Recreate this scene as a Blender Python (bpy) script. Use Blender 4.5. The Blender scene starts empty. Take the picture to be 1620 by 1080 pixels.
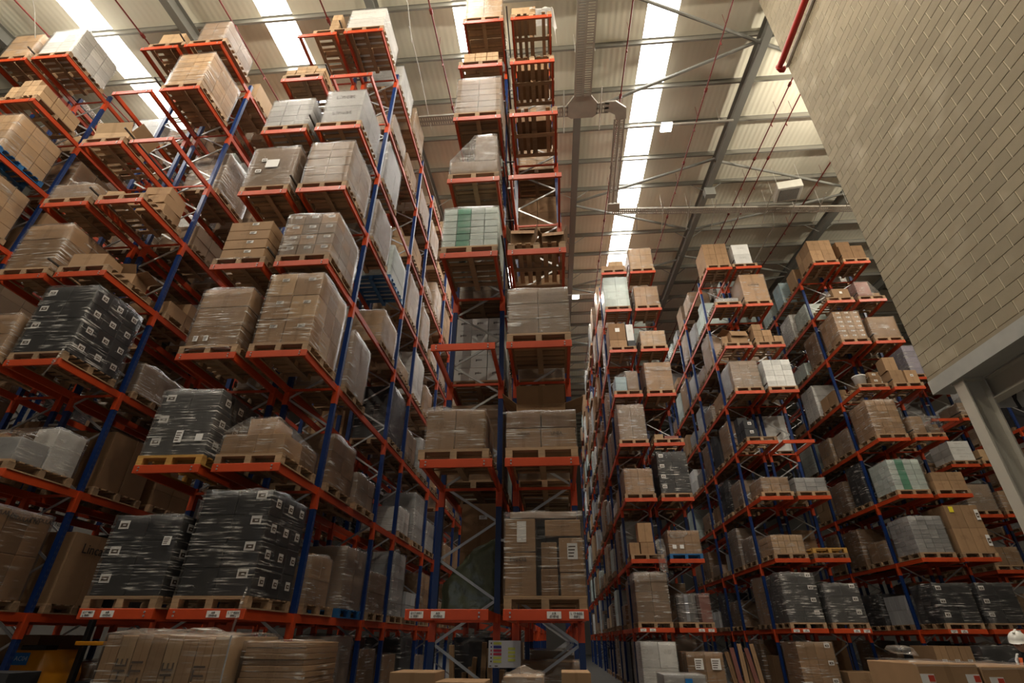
import bpy, bmesh, math, random
from mathutils import Vector, Matrix, noise
random.seed(11)
SC = bpy.context.scene
COL = SC.collection
R = math.radians

# ------------------------------------------------------------------ camera
CAMZ = 1.65
yaw, pit, rol = R(-4.8227), R(30.1515), R(0.3529)
F = Vector((math.sin(yaw)*math.cos(pit), math.cos(yaw)*math.cos(pit), math.sin(pit)))
Rt = Vector((math.cos(yaw), -math.sin(yaw), 0)); Up = Rt.cross(F)
cr, sr = math.cos(rol), math.sin(rol)
Rc, Uc = cr*Rt + sr*Up, -sr*Rt + cr*Up
cam = bpy.data.objects.new('camera', bpy.data.cameras.new('camera'))
cam.data.sensor_width = 36; cam.data.lens = 810.3155/1620*36
cam.data.clip_end = 300
cam.matrix_world = Matrix(((Rc.x, Uc.x, -F.x, 0), (Rc.y, Uc.y, -F.y, 0), (Rc.z, Uc.z, -F.z, CAMZ), (0, 0, 0, 1)))
COL.objects.link(cam); SC.camera = cam

# ------------------------------------------------------------------ world, daylight, exposure
w = bpy.data.worlds.new('world'); SC.world = w; w.use_nodes = True
w.node_tree.nodes['Background'].inputs[0].default_value = (0.9, 0.95, 1.0, 1)
w.node_tree.nodes['Background'].inputs[1].default_value = 0.1
SC.view_settings.view_transform = 'Standard'; SC.view_settings.look = 'None'
SC.view_settings.gamma = 1; SC.view_settings.use_curve_mapping = False
SC.view_settings.exposure = -0.95
SC.cycles.max_bounces = 9; SC.cycles.diffuse_bounces = 4; SC.cycles.glossy_bounces = 2; SC.cycles.transparent_max_bounces = 8
ROOFLIGHT = 22      # daylight coming through the roof sheets
LAMP_W = 2050         # power of the added fill lamps; the visible high-bays take a share
DOCK_W = 60         # daylight from the open dock doors behind the camera

# ------------------------------------------------------------------ materials
def nt(name):
    m = bpy.data.materials.new(name); m.use_nodes = True
    t = m.node_tree; b = t.nodes['Principled BSDF']; return m, t, b
def N(t, kind, **kw):
    n = t.nodes.new(kind)
    for k, v in kw.items():
        if k in n.inputs: n.inputs[k].default_value = v
        else: setattr(n, k, v)
    return n
def math_n(t, op, a, b=None, c=None):
    n = t.nodes.new('ShaderNodeMath'); n.operation = op
    for i, v in enumerate((a, b, c)):
        if v is None: continue
        if isinstance(v, (int, float)): n.inputs[i].default_value = v
        else: t.links.new(v, n.inputs[i])
    return n.outputs[0]
def mixc(t, f, a, b, blend='MIX'):
    n = t.nodes.new('ShaderNodeMix'); n.data_type = 'RGBA'; n.blend_type = blend
    if isinstance(f, (int, float)): n.inputs[0].default_value = f
    else: t.links.new(f, n.inputs[0])
    for i, v in ((6, a), (7, b)):
        if isinstance(v, tuple): n.inputs[i].default_value = (*v[:3], 1)
        else: t.links.new(v, n.inputs[i])
    return n.outputs[2]
def ramp(t, f, p0, p1):
    n = t.nodes.new('ShaderNodeMapRange'); n.clamp = True
    t.links.new(f, n.inputs[0]); n.inputs[1].default_value = p0; n.inputs[2].default_value = p1
    return n.outputs[0]
def bump(t, b, h, s, d=0.01):
    n = t.nodes.new('ShaderNodeBump'); n.inputs['Strength'].default_value = s; n.inputs['Distance'].default_value = d
    t.links.new(h, n.inputs['Height']); t.links.new(n.outputs[0], b.inputs['Normal'])
MAT = {}
def plain(name, c, rough=0.5, metal=0.0, var=0.12, scale=6.0, bmp=0.0, rnd=0.0):
    m, t, b = nt(name)
    tc = N(t, 'ShaderNodeTexCoord'); nz = N(t, 'ShaderNodeTexNoise', Scale=scale, Detail=5.0)
    t.links.new(tc.outputs['Object'], nz.inputs['Vector'])
    f = math_n(t, 'MULTIPLY_ADD', nz.outputs[0], var*2, 1-var)
    if rnd:
        oi = N(t, 'ShaderNodeObjectInfo')
        f = math_n(t, 'MULTIPLY', f, math_n(t, 'MULTIPLY_ADD', oi.outputs['Random'], rnd*2, 1-rnd))
    v = N(t, 'ShaderNodeVectorMath', operation='SCALE'); v.inputs[0].default_value = c[:3]; t.links.new(f, v.inputs[3])
    t.links.new(v.outputs[0], b.inputs['Base Color'])
    b.inputs['Roughness'].default_value = rough; b.inputs['Metallic'].default_value = metal
    if bmp: bump(t, b, nz.outputs[0], bmp)
    MAT[name] = m; return m
def carton(name, c, tape=0.0, prt=0.0, rough=0.75):
    m, t, b = nt(name)
    tc = N(t, 'ShaderNodeTexCoord'); oi = N(t, 'ShaderNodeObjectInfo')
    nz = N(t, 'ShaderNodeTexNoise', Scale=5.0, Detail=6.0); t.links.new(tc.outputs['Object'], nz.inputs['Vector'])
    gi = N(t, 'ShaderNodeNewGeometry')
    rr = math_n(t, 'FRACT', math_n(t, 'ADD', oi.outputs['Random'], gi.outputs['Random Per Island']))
    f = math_n(t, 'MULTIPLY', math_n(t, 'MULTIPLY_ADD', nz.outputs[0], 0.3, 0.85), math_n(t, 'MULTIPLY_ADD', rr, 0.36, 0.82))
    v = N(t, 'ShaderNodeVectorMath', operation='SCALE'); v.inputs[0].default_value = c; t.links.new(f, v.inputs[3])
    col = v.outputs[0]
    sx = N(t, 'ShaderNodeSeparateXYZ'); t.links.new(tc.outputs['Generated'], sx.inputs[0])
    if tape:
        k = math_n(t, 'LESS_THAN', math_n(t, 'ABSOLUTE', math_n(t, 'SUBTRACT', sx.outputs[0], 0.5)), 0.05)
        col = mixc(t, math_n(t, 'MULTIPLY', k, tape), col, (c[0]*0.62, c[1]*0.58, c[2]*0.5))
    if prt:      # small printed block of lines in one corner of the faces
        wv = N(t, 'ShaderNodeTexNoise', Scale=40.0, Detail=1.0)
        mp = N(t, 'ShaderNodeMapping'); mp.inputs['Scale'].default_value = (1, 1, 4)
        t.links.new(tc.outputs['Object'], mp.inputs[0]); t.links.new(mp.outputs[0], wv.inputs['Vector'])
        k = math_n(t, 'GREATER_THAN', wv.outputs[0], 0.56)
        a = math_n(t, 'LESS_THAN', math_n(t, 'ABSOLUTE', math_n(t, 'SUBTRACT', sx.outputs[0], 0.5)), 0.2)
        z = math_n(t, 'LESS_THAN', math_n(t, 'ABSOLUTE', math_n(t, 'SUBTRACT', sx.outputs[2], 0.62)), 0.09)
        k = math_n(t, 'MULTIPLY', math_n(t, 'MULTIPLY', k, a), math_n(t, 'MULTIPLY', z, prt))
        col = mixc(t, k, col, (c[0]*0.25, c[1]*0.22, c[2]*0.2))
    t.links.new(col, b.inputs['Base Color']); b.inputs['Roughness'].default_value = rough
    b.inputs['Specular IOR Level'].default_value = 0.3
    MAT[name] = m; return m
carton('kraft', (0.32, 0.197, 0.107), tape=0.35, prt=0.5)
carton('kraft_dark', (0.21, 0.12, 0.06), tape=0.3, prt=0.6)
carton('kraft_pale', (0.43, 0.285, 0.16), tape=0.3, prt=0.5)
carton('kraft_grey', (0.26, 0.18, 0.12), prt=0.3)
carton('carton_dark', (0.032, 0.032, 0.035), rough=0.5)
carton('carton_grey', (0.33, 0.33, 0.33), prt=0.4)
carton('carton_white', (0.66, 0.66, 0.64), prt=0.5)
carton('carton_mint', (0.50, 0.58, 0.55))
carton('carton_green', (0.10, 0.30, 0.20))
carton('carton_blue', (0.42, 0.58, 0.64))
carton('carton_violet', (0.30, 0.28, 0.36))
carton('carton_red', (0.25, 0.10, 0.08))
plain('orange', (0.50, 0.055, 0.010), 0.45, var=0.12, scale=3, rnd=0.08)
plain('steel', (0.46, 0.47, 0.48), 0.42, 0.6, var=0.15)
plain('dark_bar', (0.04, 0.035, 0.03), 0.5)
plain('rafter', (0.235, 0.235, 0.21), 0.55, var=0.06, scale=1)
plain('purlin', (0.27, 0.26, 0.225), 0.5, 0.2, var=0.08, scale=1)
plain('sprinkler', (0.17, 0.020, 0.013), 0.5)
plain('red_pipe', (0.36, 0.022, 0.014), 0.35)
plain('tray', (0.42, 0.385, 0.33), 0.5, 0.15, var=0.2, scale=3)
plain('wire', (0.62, 0.6, 0.55), 0.5)
plain('column', (0.50, 0.47, 0.40), 0.45, var=0.06, scale=2)
plain('soffit', (0.62, 0.60, 0.56), 0.7, var=0.05, scale=2)
plain('black', (0.012, 0.012, 0.013), 0.45)
plain('floor_grey', (0.13, 0.122, 0.11), 0.55, var=0.2, scale=0.6)
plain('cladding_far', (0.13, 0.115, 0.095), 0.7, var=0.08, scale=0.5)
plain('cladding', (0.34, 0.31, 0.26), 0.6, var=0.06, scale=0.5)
plain('mortar', (0.62, 0.54, 0.40), 0.9, var=0.1, scale=8)
plain('yellow_paint', (0.75, 0.30, 0.015), 0.35, var=0.08)
plain('badge_blue', (0.01, 0.16, 0.48), 0.4)
plain('badge_text', (0.45, 0.60, 0.75), 0.5)
plain('ink', (0.02, 0.015, 0.012), 0.7)
plain('ink_soft', (0.09, 0.06, 0.04), 0.7)
plain('paper', (0.78, 0.77, 0.75), 0.6, var=0.04)
plain('sticker_yellow', (0.85, 0.72, 0.04), 0.5)
plain('sticker_red', (0.55, 0.06, 0.03), 0.5)
plain('sticker_orange', (0.72, 0.35, 0.03), 0.5)
plain('sign_yellow', (0.62, 0.66, 0.12), 0.5)
plain('sign_blue', (0.04, 0.05, 0.32), 0.5)
plain('sign_red', (0.50, 0.03, 0.08), 0.5)
plain('sign_white', (0.60, 0.62, 0.68), 0.45, var=0.03)
plain('tarpaulin', (0.12, 0.14, 0.085), 0.2, bmp=0.8, scale=7)
plain('skin', (0.50, 0.28, 0.19), 0.5, var=0.05)
plain('hair', (0.03, 0.02, 0.015), 0.6)
plain('hivis', (0.95, 0.16, 0.03), 0.6, var=0.06)
plain('hivis_strip', (0.72, 0.72, 0.70), 0.3)
plain('shirt_dark', (0.018, 0.018, 0.022), 0.8)
plain('helmet', (0.75, 0.74, 0.68), 0.35, var=0.03)
plain('plastic_white', (0.74, 0.74, 0.73), 0.35)
plain('plastic_blue', (0.02, 0.12, 0.30), 0.4, rnd=0.1)
plain('drum_silver', (0.42, 0.42, 0.43), 0.25, 0.7)
plain('grille', (0.03, 0.03, 0.03), 0.6)
plain('heater_case', (0.62, 0.61, 0.54), 0.5)

def make_upright_mat():
    m, t, b = nt('upright_blue')
    tc = N(t, 'ShaderNodeTexCoord'); sx = N(t, 'ShaderNodeSeparateXYZ'); t.links.new(tc.outputs['Object'], sx.inputs[0])
    fz = math_n(t, 'FRACT', math_n(t, 'DIVIDE', sx.outputs[2], 0.10))
    k = math_n(t, 'LESS_THAN', fz, 0.42)
    ky = math_n(t, 'ABSOLUTE', math_n(t, 'SUBTRACT', math_n(t, 'ABSOLUTE', sx.outputs[1]), 0.022))
    k = math_n(t, 'MULTIPLY', k, math_n(t, 'LESS_THAN', ky, 0.007))
    c = mixc(t, math_n(t, 'MULTIPLY', k, 0.8), (0.006, 0.028, 0.13), (0.09, 0.11, 0.16))
    t.links.new(c, b.inputs['Base Color']); b.inputs['Roughness'].default_value = 0.35
    MAT['upright_blue'] = m
make_upright_mat()

def make_wood(name, c, rnd):
    m, t, b = nt(name)
    tc = N(t, 'ShaderNodeTexCoord'); oi = N(t, 'ShaderNodeObjectInfo'); gi = N(t, 'ShaderNodeNewGeometry')
    mp = N(t, 'ShaderNodeMapping'); mp.inputs['Scale'].default_value = (2, 14, 14); t.links.new(tc.outputs['Object'], mp.inputs[0])
    nz = N(t, 'ShaderNodeTexNoise', Scale=2.0, Detail=6.0, Distortion=0.6); t.links.new(mp.outputs[0], nz.inputs['Vector'])
    rr = math_n(t, 'FRACT', math_n(t, 'ADD', oi.outputs['Random'], gi.outputs['Random Per Island']))
    f = math_n(t, 'MULTIPLY', math_n(t, 'MULTIPLY_ADD', nz.outputs[0], 0.7, 0.62), math_n(t, 'MULTIPLY_ADD', rr, rnd*2, 1-rnd))
    v = N(t, 'ShaderNodeVectorMath', operation='SCALE'); v.inputs[0].default_value = c; t.links.new(f, v.inputs[3])
    t.links.new(v.outputs[0], b.inputs['Base Color']); b.inputs['Roughness'].default_value = 0.8
    MAT[name] = m
make_wood('wood', (0.34, 0.22, 0.125), 0.28)
make_wood('wood_dark', (0.20, 0.125, 0.07), 0.25)
make_wood('wood_yellow', (0.50, 0.27, 0.06), 0.15)

def make_block():
    m, t, b = nt('block')
    tc = N(t, 'ShaderNodeTexCoord'); oi = N(t, 'ShaderNodeObjectInfo'); gi = N(t, 'ShaderNodeNewGeometry')
    n1 = N(t, 'ShaderNodeTexNoise', Scale=5.0, Detail=4.0); n2 = N(t, 'ShaderNodeTexNoise', Scale=90.0, Detail=3.0)
    n3 = N(t, 'ShaderNodeTexNoise', Scale=1.4, Detail=2.0)
    t.links.new(tc.outputs['Object'], n1.inputs['Vector']); t.links.new(tc.outputs['Object'], n2.inputs['Vector'])
    t.links.new(gi.outputs['Position'], n3.inputs['Vector'])
    rr = math_n(t, 'FRACT', math_n(t, 'ADD', oi.outputs['Random'], gi.outputs['Random Per Island']))
    f = math_n(t, 'MULTIPLY', math_n(t, 'MULTIPLY_ADD', n2.outputs[0], 0.35, 0.82), math_n(t, 'MULTIPLY_ADD', rr, 0.2, 0.9))
    c = mixc(t, ramp(t, n1.outputs[0], 0.35, 0.75), (0.26, 0.22, 0.148), (0.285, 0.238, 0.16))
    c = mixc(t, math_n(t, 'MULTIPLY', ramp(t, n3.outputs[0], 0.56, 0.72), 0.7), c, (0.38, 0.33, 0.24))
    v = N(t, 'ShaderNodeVectorMath', operation='SCALE'); t.links.new(c, v.inputs[0]); t.links.new(f, v.inputs[3])
    t.links.new(v.outputs[0], b.inputs['Base Color']); b.inputs['Roughness'].default_value = 0.9
    bump(t, b, n2.outputs[0], 0.35, 0.004); MAT['block'] = m
make_block()

def make_roof():
    m, t, b = nt('roof_sheet')
    tc = N(t, 'ShaderNodeTexCoord'); gi = N(t, 'ShaderNodeNewGeometry'); sx = N(t, 'ShaderNodeSeparateXYZ'); t.links.new(gi.outputs['Position'], sx.inputs[0])
    rib = math_n(t, 'SINE', math_n(t, 'MULTIPLY', sx.outputs[0], 31.4))
    nz = N(t, 'ShaderNodeTexNoise', Scale=0.5, Detail=4.0); t.links.new(gi.outputs['Position'], nz.inputs['Vector'])
    f = math_n(t, 'MULTIPLY_ADD', nz.outputs[0], 0.16, 0.92)
    v = N(t, 'ShaderNodeVectorMath', operation='SCALE'); v.inputs[0].default_value = (0.85, 0.82, 0.675); t.links.new(f, v.inputs[3])
    t.links.new(v.outputs[0], b.inputs['Base Color']); b.inputs['Roughness'].default_value = 0.55
    bump(t, b, rib, 0.25, 0.01); MAT['roof_sheet'] = m
make_roof()
def emit(name, c, s):
    m, t, b = nt(name)
    b.inputs['Base Color'].default_value = (*c, 1); b.inputs['Emission Color'].default_value = (*c, 1); b.inputs['Emission Strength'].default_value = s
    MAT[name] = m
emit('rooflight', (1.0, 0.975, 0.92), ROOFLIGHT)
emit('lamp_glow', (1.0, 0.97, 0.92), 40)

def make_film(name, base, glint_streak, tint):
    m, t, b = nt(name)
    out = t.nodes['Material Output']
    tc = N(t, 'ShaderNodeTexCoord'); oi = N(t, 'ShaderNodeObjectInfo')
    mp = N(t, 'ShaderNodeMapping'); mp.inputs['Scale'].default_value = (1.7, 1.7, 40)
    cmb = N(t, 'ShaderNodeCombineXYZ')
    for i in range(3): t.links.new(math_n(t, 'MULTIPLY', oi.outputs['Random'], 37.0 + 11*i), cmb.inputs[i])
    t.links.new(cmb.outputs[0], mp.inputs['Location']); mp.inputs['Rotation'].default_value = (0.05, 0.045, 0)
    t.links.new(tc.outputs['Object'], mp.inputs[0])
    nz = N(t, 'ShaderNodeTexNoise', Scale=1.3, Detail=3.5, Roughness=0.55, Distortion=0.35); t.links.new(mp.outputs[0], nz.inputs['Vector'])
    n2 = N(t, 'ShaderNodeTexNoise', Scale=3.2, Detail=3.0); t.links.new(tc.outputs['Object'], n2.inputs['Vector'])
    s = math_n(t, 'MULTIPLY', ramp(t, nz.outputs[0], 0.53, 0.66), ramp(t, n2.outputs[0], 0.42, 0.64))  # pale opaque streaks painted in as highlights on the wrinkled film
    fac = math_n(t, 'MULTIPLY_ADD', s, glint_streak, base)
    b.inputs['Base Color'].default_value = (*tint, 1); b.inputs['Roughness'].default_value = 0.16
    b.inputs['Specular IOR Level'].default_value = 0.9
    bump(t, b, nz.outputs[0], 0.9, 0.014)
    tr = N(t, 'ShaderNodeBsdfTransparent'); tr.inputs[0].default_value = (0.96, 0.95, 0.94, 1)
    gl = N(t, 'ShaderNodeBsdfGlossy'); gl.inputs['Roughness'].default_value = 0.22; gl.inputs['Color'].default_value = (0.9, 0.9, 0.9, 1)
    bp = [n for n in t.nodes if n.type == 'BUMP'][0]; t.links.new(bp.outputs[0], gl.inputs['Normal'])
    lw = N(t, 'ShaderNodeLayerWeight'); lw.inputs['Blend'].default_value = 0.25
    m1 = N(t, 'ShaderNodeMixShader'); t.links.new(math_n(t, 'MULTIPLY_ADD', lw.outputs['Fresnel'], 0.35, 0.02), m1.inputs[0])
    t.links.new(tr.outputs[0], m1.inputs[1]); t.links.new(gl.outputs[0], m1.inputs[2])
    m2 = N(t, 'ShaderNodeMixShader'); t.links.new(fac, m2.inputs[0]); t.links.new(m1.outputs[0], m2.inputs[1]); t.links.new(b.outputs[0], m2.inputs[2])
    t.links.new(m2.outputs[0], out.inputs['Surface']); MAT[name] = m
make_film('film', 0.02, 0.72, (0.88, 0.85, 0.80))
make_film('film_thick', 0.07, 0.85, (0.86, 0.83, 0.78))

def make_poly():
    m, t, b = nt('white_poly'); b.inputs['Base Color'].default_value = (0.85, 0.84, 0.81, 1); b.inputs['Roughness'].default_value = 0.4
    tl = N(t, 'ShaderNodeBsdfTranslucent'); tl.inputs[0].default_value = (0.9, 0.89, 0.86, 1)
    mx = N(t, 'ShaderNodeMixShader'); mx.inputs[0].default_value = 0.5
    t.links.new(b.outputs[0], mx.inputs[1]); t.links.new(tl.outputs[0], mx.inputs[2]); t.links.new(mx.outputs[0], t.nodes['Material Output'].inputs['Surface']); MAT['white_poly'] = m
make_poly()

# ------------------------------------------------------------------ mesh helpers
CACHE = {}
def finish(bm, name, mats, smooth=False):
    me = bpy.data.meshes.new(name); bm.to_mesh(me); bm.free()
    for m in (mats if isinstance(mats, (list, tuple)) else [mats]): me.materials.append(MAT[m])
    if smooth: me.shade_smooth()
    return me
def bbox(bm, a, b, mi=0):
    (x0, y0, z0), (x1, y1, z1) = a, b
    v = [bm.verts.new(p) for p in ((x0,y0,z0),(x1,y0,z0),(x1,y1,z0),(x0,y1,z0),(x0,y0,z1),(x1,y0,z1),(x1,y1,z1),(x0,y1,z1))]
    fs = [bm.faces.new([v[i] for i in f]) for f in ((0,3,2,1),(4,5,6,7),(0,1,5,4),(1,2,6,5),(2,3,7,6),(3,0,4,7))]
    for f in fs: f.material_index = mi
    return v
def tube(bm, pts, r, n=8, mi=0):
    rings = []
    for i, p in enumerate(pts):
        p = Vector(p); d = (Vector(pts[min(i+1, len(pts)-1)]) - Vector(pts[max(i-1, 0)])).normalized()
        a = d.cross(Vector((0, 0, 1))) if abs(d.z) < 0.9 else d.cross(Vector((1, 0, 0))); a.normalize(); b = d.cross(a)
        rr = r[i] if isinstance(r, (list, tuple)) else r
        rings.append([bm.verts.new(p + rr*(math.cos(2*math.pi*k/n)*a + math.sin(2*math.pi*k/n)*b)) for k in range(n)])
    for A, B in zip(rings, rings[1:]):
        for k in range(n):
            f = bm.faces.new((A[k], A[(k+1) % n], B[(k+1) % n], B[k])); f.material_index = mi
    bm.faces.new(rings[0][::-1]); bm.faces.new(rings[-1])
def boxm(w, d, h, mat, bev=0.0):
    k = ('box', round(w, 3), round(d, 3), round(h, 3), mat, bev)
    if k not in CACHE:
        bm = bmesh.new(); bbox(bm, (-w/2, -d/2, 0), (w/2, d/2, h))
        if bev: bmesh.ops.bevel(bm, geom=bm.edges[:], offset=bev, segments=1, affect='EDGES')
        CACHE[k] = finish(bm, 'box', mat)
    return CACHE[k]
def ob(name, me, parent=None, loc=(0, 0, 0), rot=(0, 0, 0), scale=None):
    o = bpy.data.objects.new(name, me); COL.objects.link(o)
    o.parent = parent; o.location = loc; o.rotation_euler = rot
    if scale: o.scale = scale
    return o
def thing(name, label, cat, loc, me=None, group=None, rot=(0, 0, 0)):
    o = ob(name, me, None, loc, rot); o['label'] = label; o['category'] = cat
    if group: o['group'] = group
    return o
def struct(name, me, loc=(0, 0, 0), label=None):
    o = ob(name, me, None, loc); o['kind'] = 'structure'
    if label: o['label'] = label
    return o
def text_mesh(body, size, mat, depth=0.002):
    k = ('txt', body, size, mat)
    if k not in CACHE:
        c = bpy.data.curves.new('lettering', 'FONT'); c.body = body; c.size = size; c.extrude = depth; c.align_x = 'CENTER'; c.align_y = 'CENTER'
        c.resolution_u = 2
        o = bpy.data.objects.new('tmp', c); COL.objects.link(o)
        dg = bpy.context.evaluated_depsgraph_get(); me = bpy.data.meshes.new_from_object(o.evaluated_get(dg))
        bpy.data.objects.remove(o); me.materials.clear(); me.materials.append(MAT[mat]); CACHE[k] = me
    return CACHE[k]

# ------------------------------------------------------------------ setting: floor, walls, roof
SL = 0.098; RZ0 = 17.0 + CAMZ            # roof plane: z = RZ0 + SL*y (purlin line)
def rz(y): return RZ0 + SL*y
XL, XR, YB, YF = -27.0, 31.0, -9.0, 76.0
struct('floor', boxm(XR-XL, YF-YB, 0.2, 'floor_grey'), ((XL+XR)/2, (YB+YF)/2, -0.2), 'worn grey concrete warehouse floor')
def wall_mesh(a, b, m='cladding'):
    bm = bmesh.new(); bbox(bm, a, b); return finish(bm, 'wall', m)
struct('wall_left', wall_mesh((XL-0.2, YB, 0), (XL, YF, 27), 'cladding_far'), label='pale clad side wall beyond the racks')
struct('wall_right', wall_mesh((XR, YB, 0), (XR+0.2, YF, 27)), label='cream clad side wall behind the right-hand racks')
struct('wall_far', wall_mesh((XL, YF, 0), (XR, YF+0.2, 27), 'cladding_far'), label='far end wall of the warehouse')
bm = bmesh.new()      # rear wall with two dock openings
for x0, x1 in ((XL, -8), (-3.5, 1), (5.5, XR)): bbox(bm, (x0, YB-0.2, 0), (x1, YB, 4.6))
bbox(bm, (XL, YB-0.2, 4.6), (XR, YB, 19))
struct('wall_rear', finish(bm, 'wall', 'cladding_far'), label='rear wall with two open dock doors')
for x in (-5.75, 3.25):
    L = bpy.data.lights.new('dock_daylight', 'AREA'); L.shape = 'RECTANGLE'; L.size = 4.4; L.size_y = 4.4; L.energy = DOCK_W; L.color = (0.72, 0.86, 1.0)
    o = bpy.data.objects.new('dock_daylight', L); COL.objects.link(o); o.location = (x, YB+0.05, 2.4); o.rotation_euler = (R(90), 0, 0)

PUR = [8.73 + 1.83*i for i in range(-10, 36)]
RL0, RL1 = 3.0, 44.0            # the rooflights stop short of the eaves behind the camera
LIGHTX = [-15.55, -9.2, -2.78, 3.62]
LWID = 1.06
ceil = struct('ceiling', boxm(0.1, 0.1, 0.02, 'roof_sheet'), (0, 0, rz(0)+0.3), 'beige ribbed roof sheeting on steel purlins')
tilt = math.atan(SL)
def panel_mesh(w, d, mat):
    k = ('panel', round(w, 2), round(d, 2), mat)
    if k not in CACHE:
        bm = bmesh.new(); bbox(bm, (-w/2, -d/2, 0), (w/2, d/2, 0.04)); CACHE[k] = finish(bm, 'panel', mat)
    return CACHE[k]
edges = [XL] + [e for x in LIGHTX for e in (x, x+LWID)] + [10.0, 10.01, 16.4, 16.41, XR]
rows_ind = [i for i in range(len(PUR)-1) if -3 < PUR[i] < 42]
cy0 = Vector((0, 0, rz(0)+0.3))
def child(name, me, world, rot=(0, 0, 0), par=ceil):
    return ob(name, me, par, Vector(world) - par.location, rot)
bmrest = bmesh.new(); bmlrest = {k: bmesh.new() for k in range(len(LIGHTX))}
strips = []
for k, x in enumerate(LIGHTX):
    o = struct('window_%d' % (k+1), boxm(LWID, 0.05, 0.02, 'purlin'), (x+LWID/2, RL0, rz(RL0)+0.25), 'translucent rooflight strip glowing with daylight'); strips.append(o)
def slab(bm, x0, x1, y0, y1, dz):
    v = [bm.verts.new(p) for p in ((x0, y0, rz(y0)+dz), (x1, y0, rz(y0)+dz), (x1, y1, rz(y1)+dz), (x0, y1, rz(y1)+dz))]
    u = [bm.verts.new(q.co + Vector((0, 0, 0.04))) for q in v]
    bm.faces.new(v[::-1]); bm.faces.new(u)
    for i in range(4): bm.faces.new((v[i], v[(i+1) % 4], u[(i+1) % 4], u[i]))
for i in range(len(PUR)-1):
    y0, y1 = PUR[i], PUR[i+1]; ym = (y0+y1)/2; d = (y1-y0)/math.cos(tilt)
    for s in range(0, len(edges), 2):
        x0, x1 = edges[s], edges[s+1]
        if i in rows_ind and -19 < (x0+x1)/2 < 21:
            child('roof_panel', panel_mesh(x1-x0, d-0.01, 'roof_sheet'), ((x0+x1)/2, ym, rz(ym)+0.10), (tilt, 0, 0))
        else: slab(bmrest, x0, x1, y0, y1, 0.10)
    for k, x in enumerate(LIGHTX):
        if y0 < RL0 or y0 > RL1: slab(bmrest, x, x+LWID, y0, y1, 0.10)
        elif i in rows_ind and -19 < x < 17:
            child('pane', panel_mesh(LWID, d-0.01, 'rooflight'), (x+LWID/2, ym, rz(ym)+0.12), (tilt, 0, 0), strips[k])
        else: slab(bmlrest[k], x, x+LWID, y0, y1, 0.12)
o = ob('roof_panel_rest', finish(bmrest, 'sheets', 'roof_sheet'), ceil, -ceil.location); o['kind'] = 'stuff'
for k, b in bmlrest.items():
    o = ob('pane_rest', finish(b, 'panes', 'rooflight'), strips[k], -strips[k].location); o['kind'] = 'stuff'
# purlins (Z sections along X)
bm = bmesh.new(); bbox(bm, (XL, -0.035, -0.10), (XR, -0.029, 0.10)); bbox(bm, (XL, -0.035, -0.105), (XR, 0.035, -0.098)); bbox(bm, (XL, -0.10, 0.094), (XR, -0.029, 0.10))
pm = finish(bm, 'purlin', 'purlin')
for y in PUR: child('purlin', pm, (0, y, rz(y)))
# rafters (I sections along the slope)
RAF = [-24.4, -18.0, -11.6, -5.25, 1.42, 7.62, 14.4, 20.8, 27.2]
ln = (YF-YB)/math.cos(tilt)
bm = bmesh.new(); bbox(bm, (-0.13, -ln/2, -0.62), (0.13, ln/2, -0.60)); bbox(bm, (-0.008, -ln/2, -0.60), (0.008, ln/2, -0.12)); bbox(bm, (-0.13, -ln/2, -0.12), (0.13, ln/2, -0.10))
rm = finish(bm, 'rafter', 'rafter'); ym = (YB+YF)/2
for x in RAF: child('rafter', rm, (x, ym, rz(ym)), (tilt, 0, 0))
# flange stays from purlin down to rafter
bm = bmesh.new(); tube(bm, [(0, 0, 0), (0.62, 0, 0.5)], 0.022, 4); stay = finish(bm, 'stay', 'rafter')
for x in RAF[1:-1]:
    for y in PUR[15:36:2]:
        child('flange_stay', stay, (x+0.1, y, rz(y)-0.58)); child('flange_stay', stay, (x-0.1, y, rz(y)-0.58), (0, 0, math.pi))
def bar(name, a, b, r, mat, par=ceil, n=8):
    a, b = Vector(a), Vector(b); bm = bmesh.new(); tube(bm, [(0, 0, 0), b-a], r, n); return child(name, finish(bm, name, mat), a, par=par)
def braces(xa, xb, yv, dy):
    for s in (-1, 1):
        y2 = yv + s*dy; bar('wind_brace', (xa+0.13, yv+0.12*s, rz(yv)-0.38), (xb-0.13, y2, rz(y2)-0.38), 0.06, 'rafter')
braces(1.42, 7.62, 18.5, 2.5); braces(14.4, 7.62, 18.6, 2.5); braces(1.42, 7.62, 26.5, 2.6); braces(14.4, 7.62, 26.0, 2.6)
braces(7.62, 1.42, 10.6, -2.6); braces(7.62, 14.4, 10.6, 2.6)
braces(1.42, 7.62, 34.5, 2.6)
# gusset under the rafter
bm = bmesh.new(); bbox(bm, (-0.22, -0.02, -1.05), (0.25, 0.25, -0.6)); child('gusset', finish(bm, 'gusset', 'rafter'), (7.62, 17.6, rz(17.6)))

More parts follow.
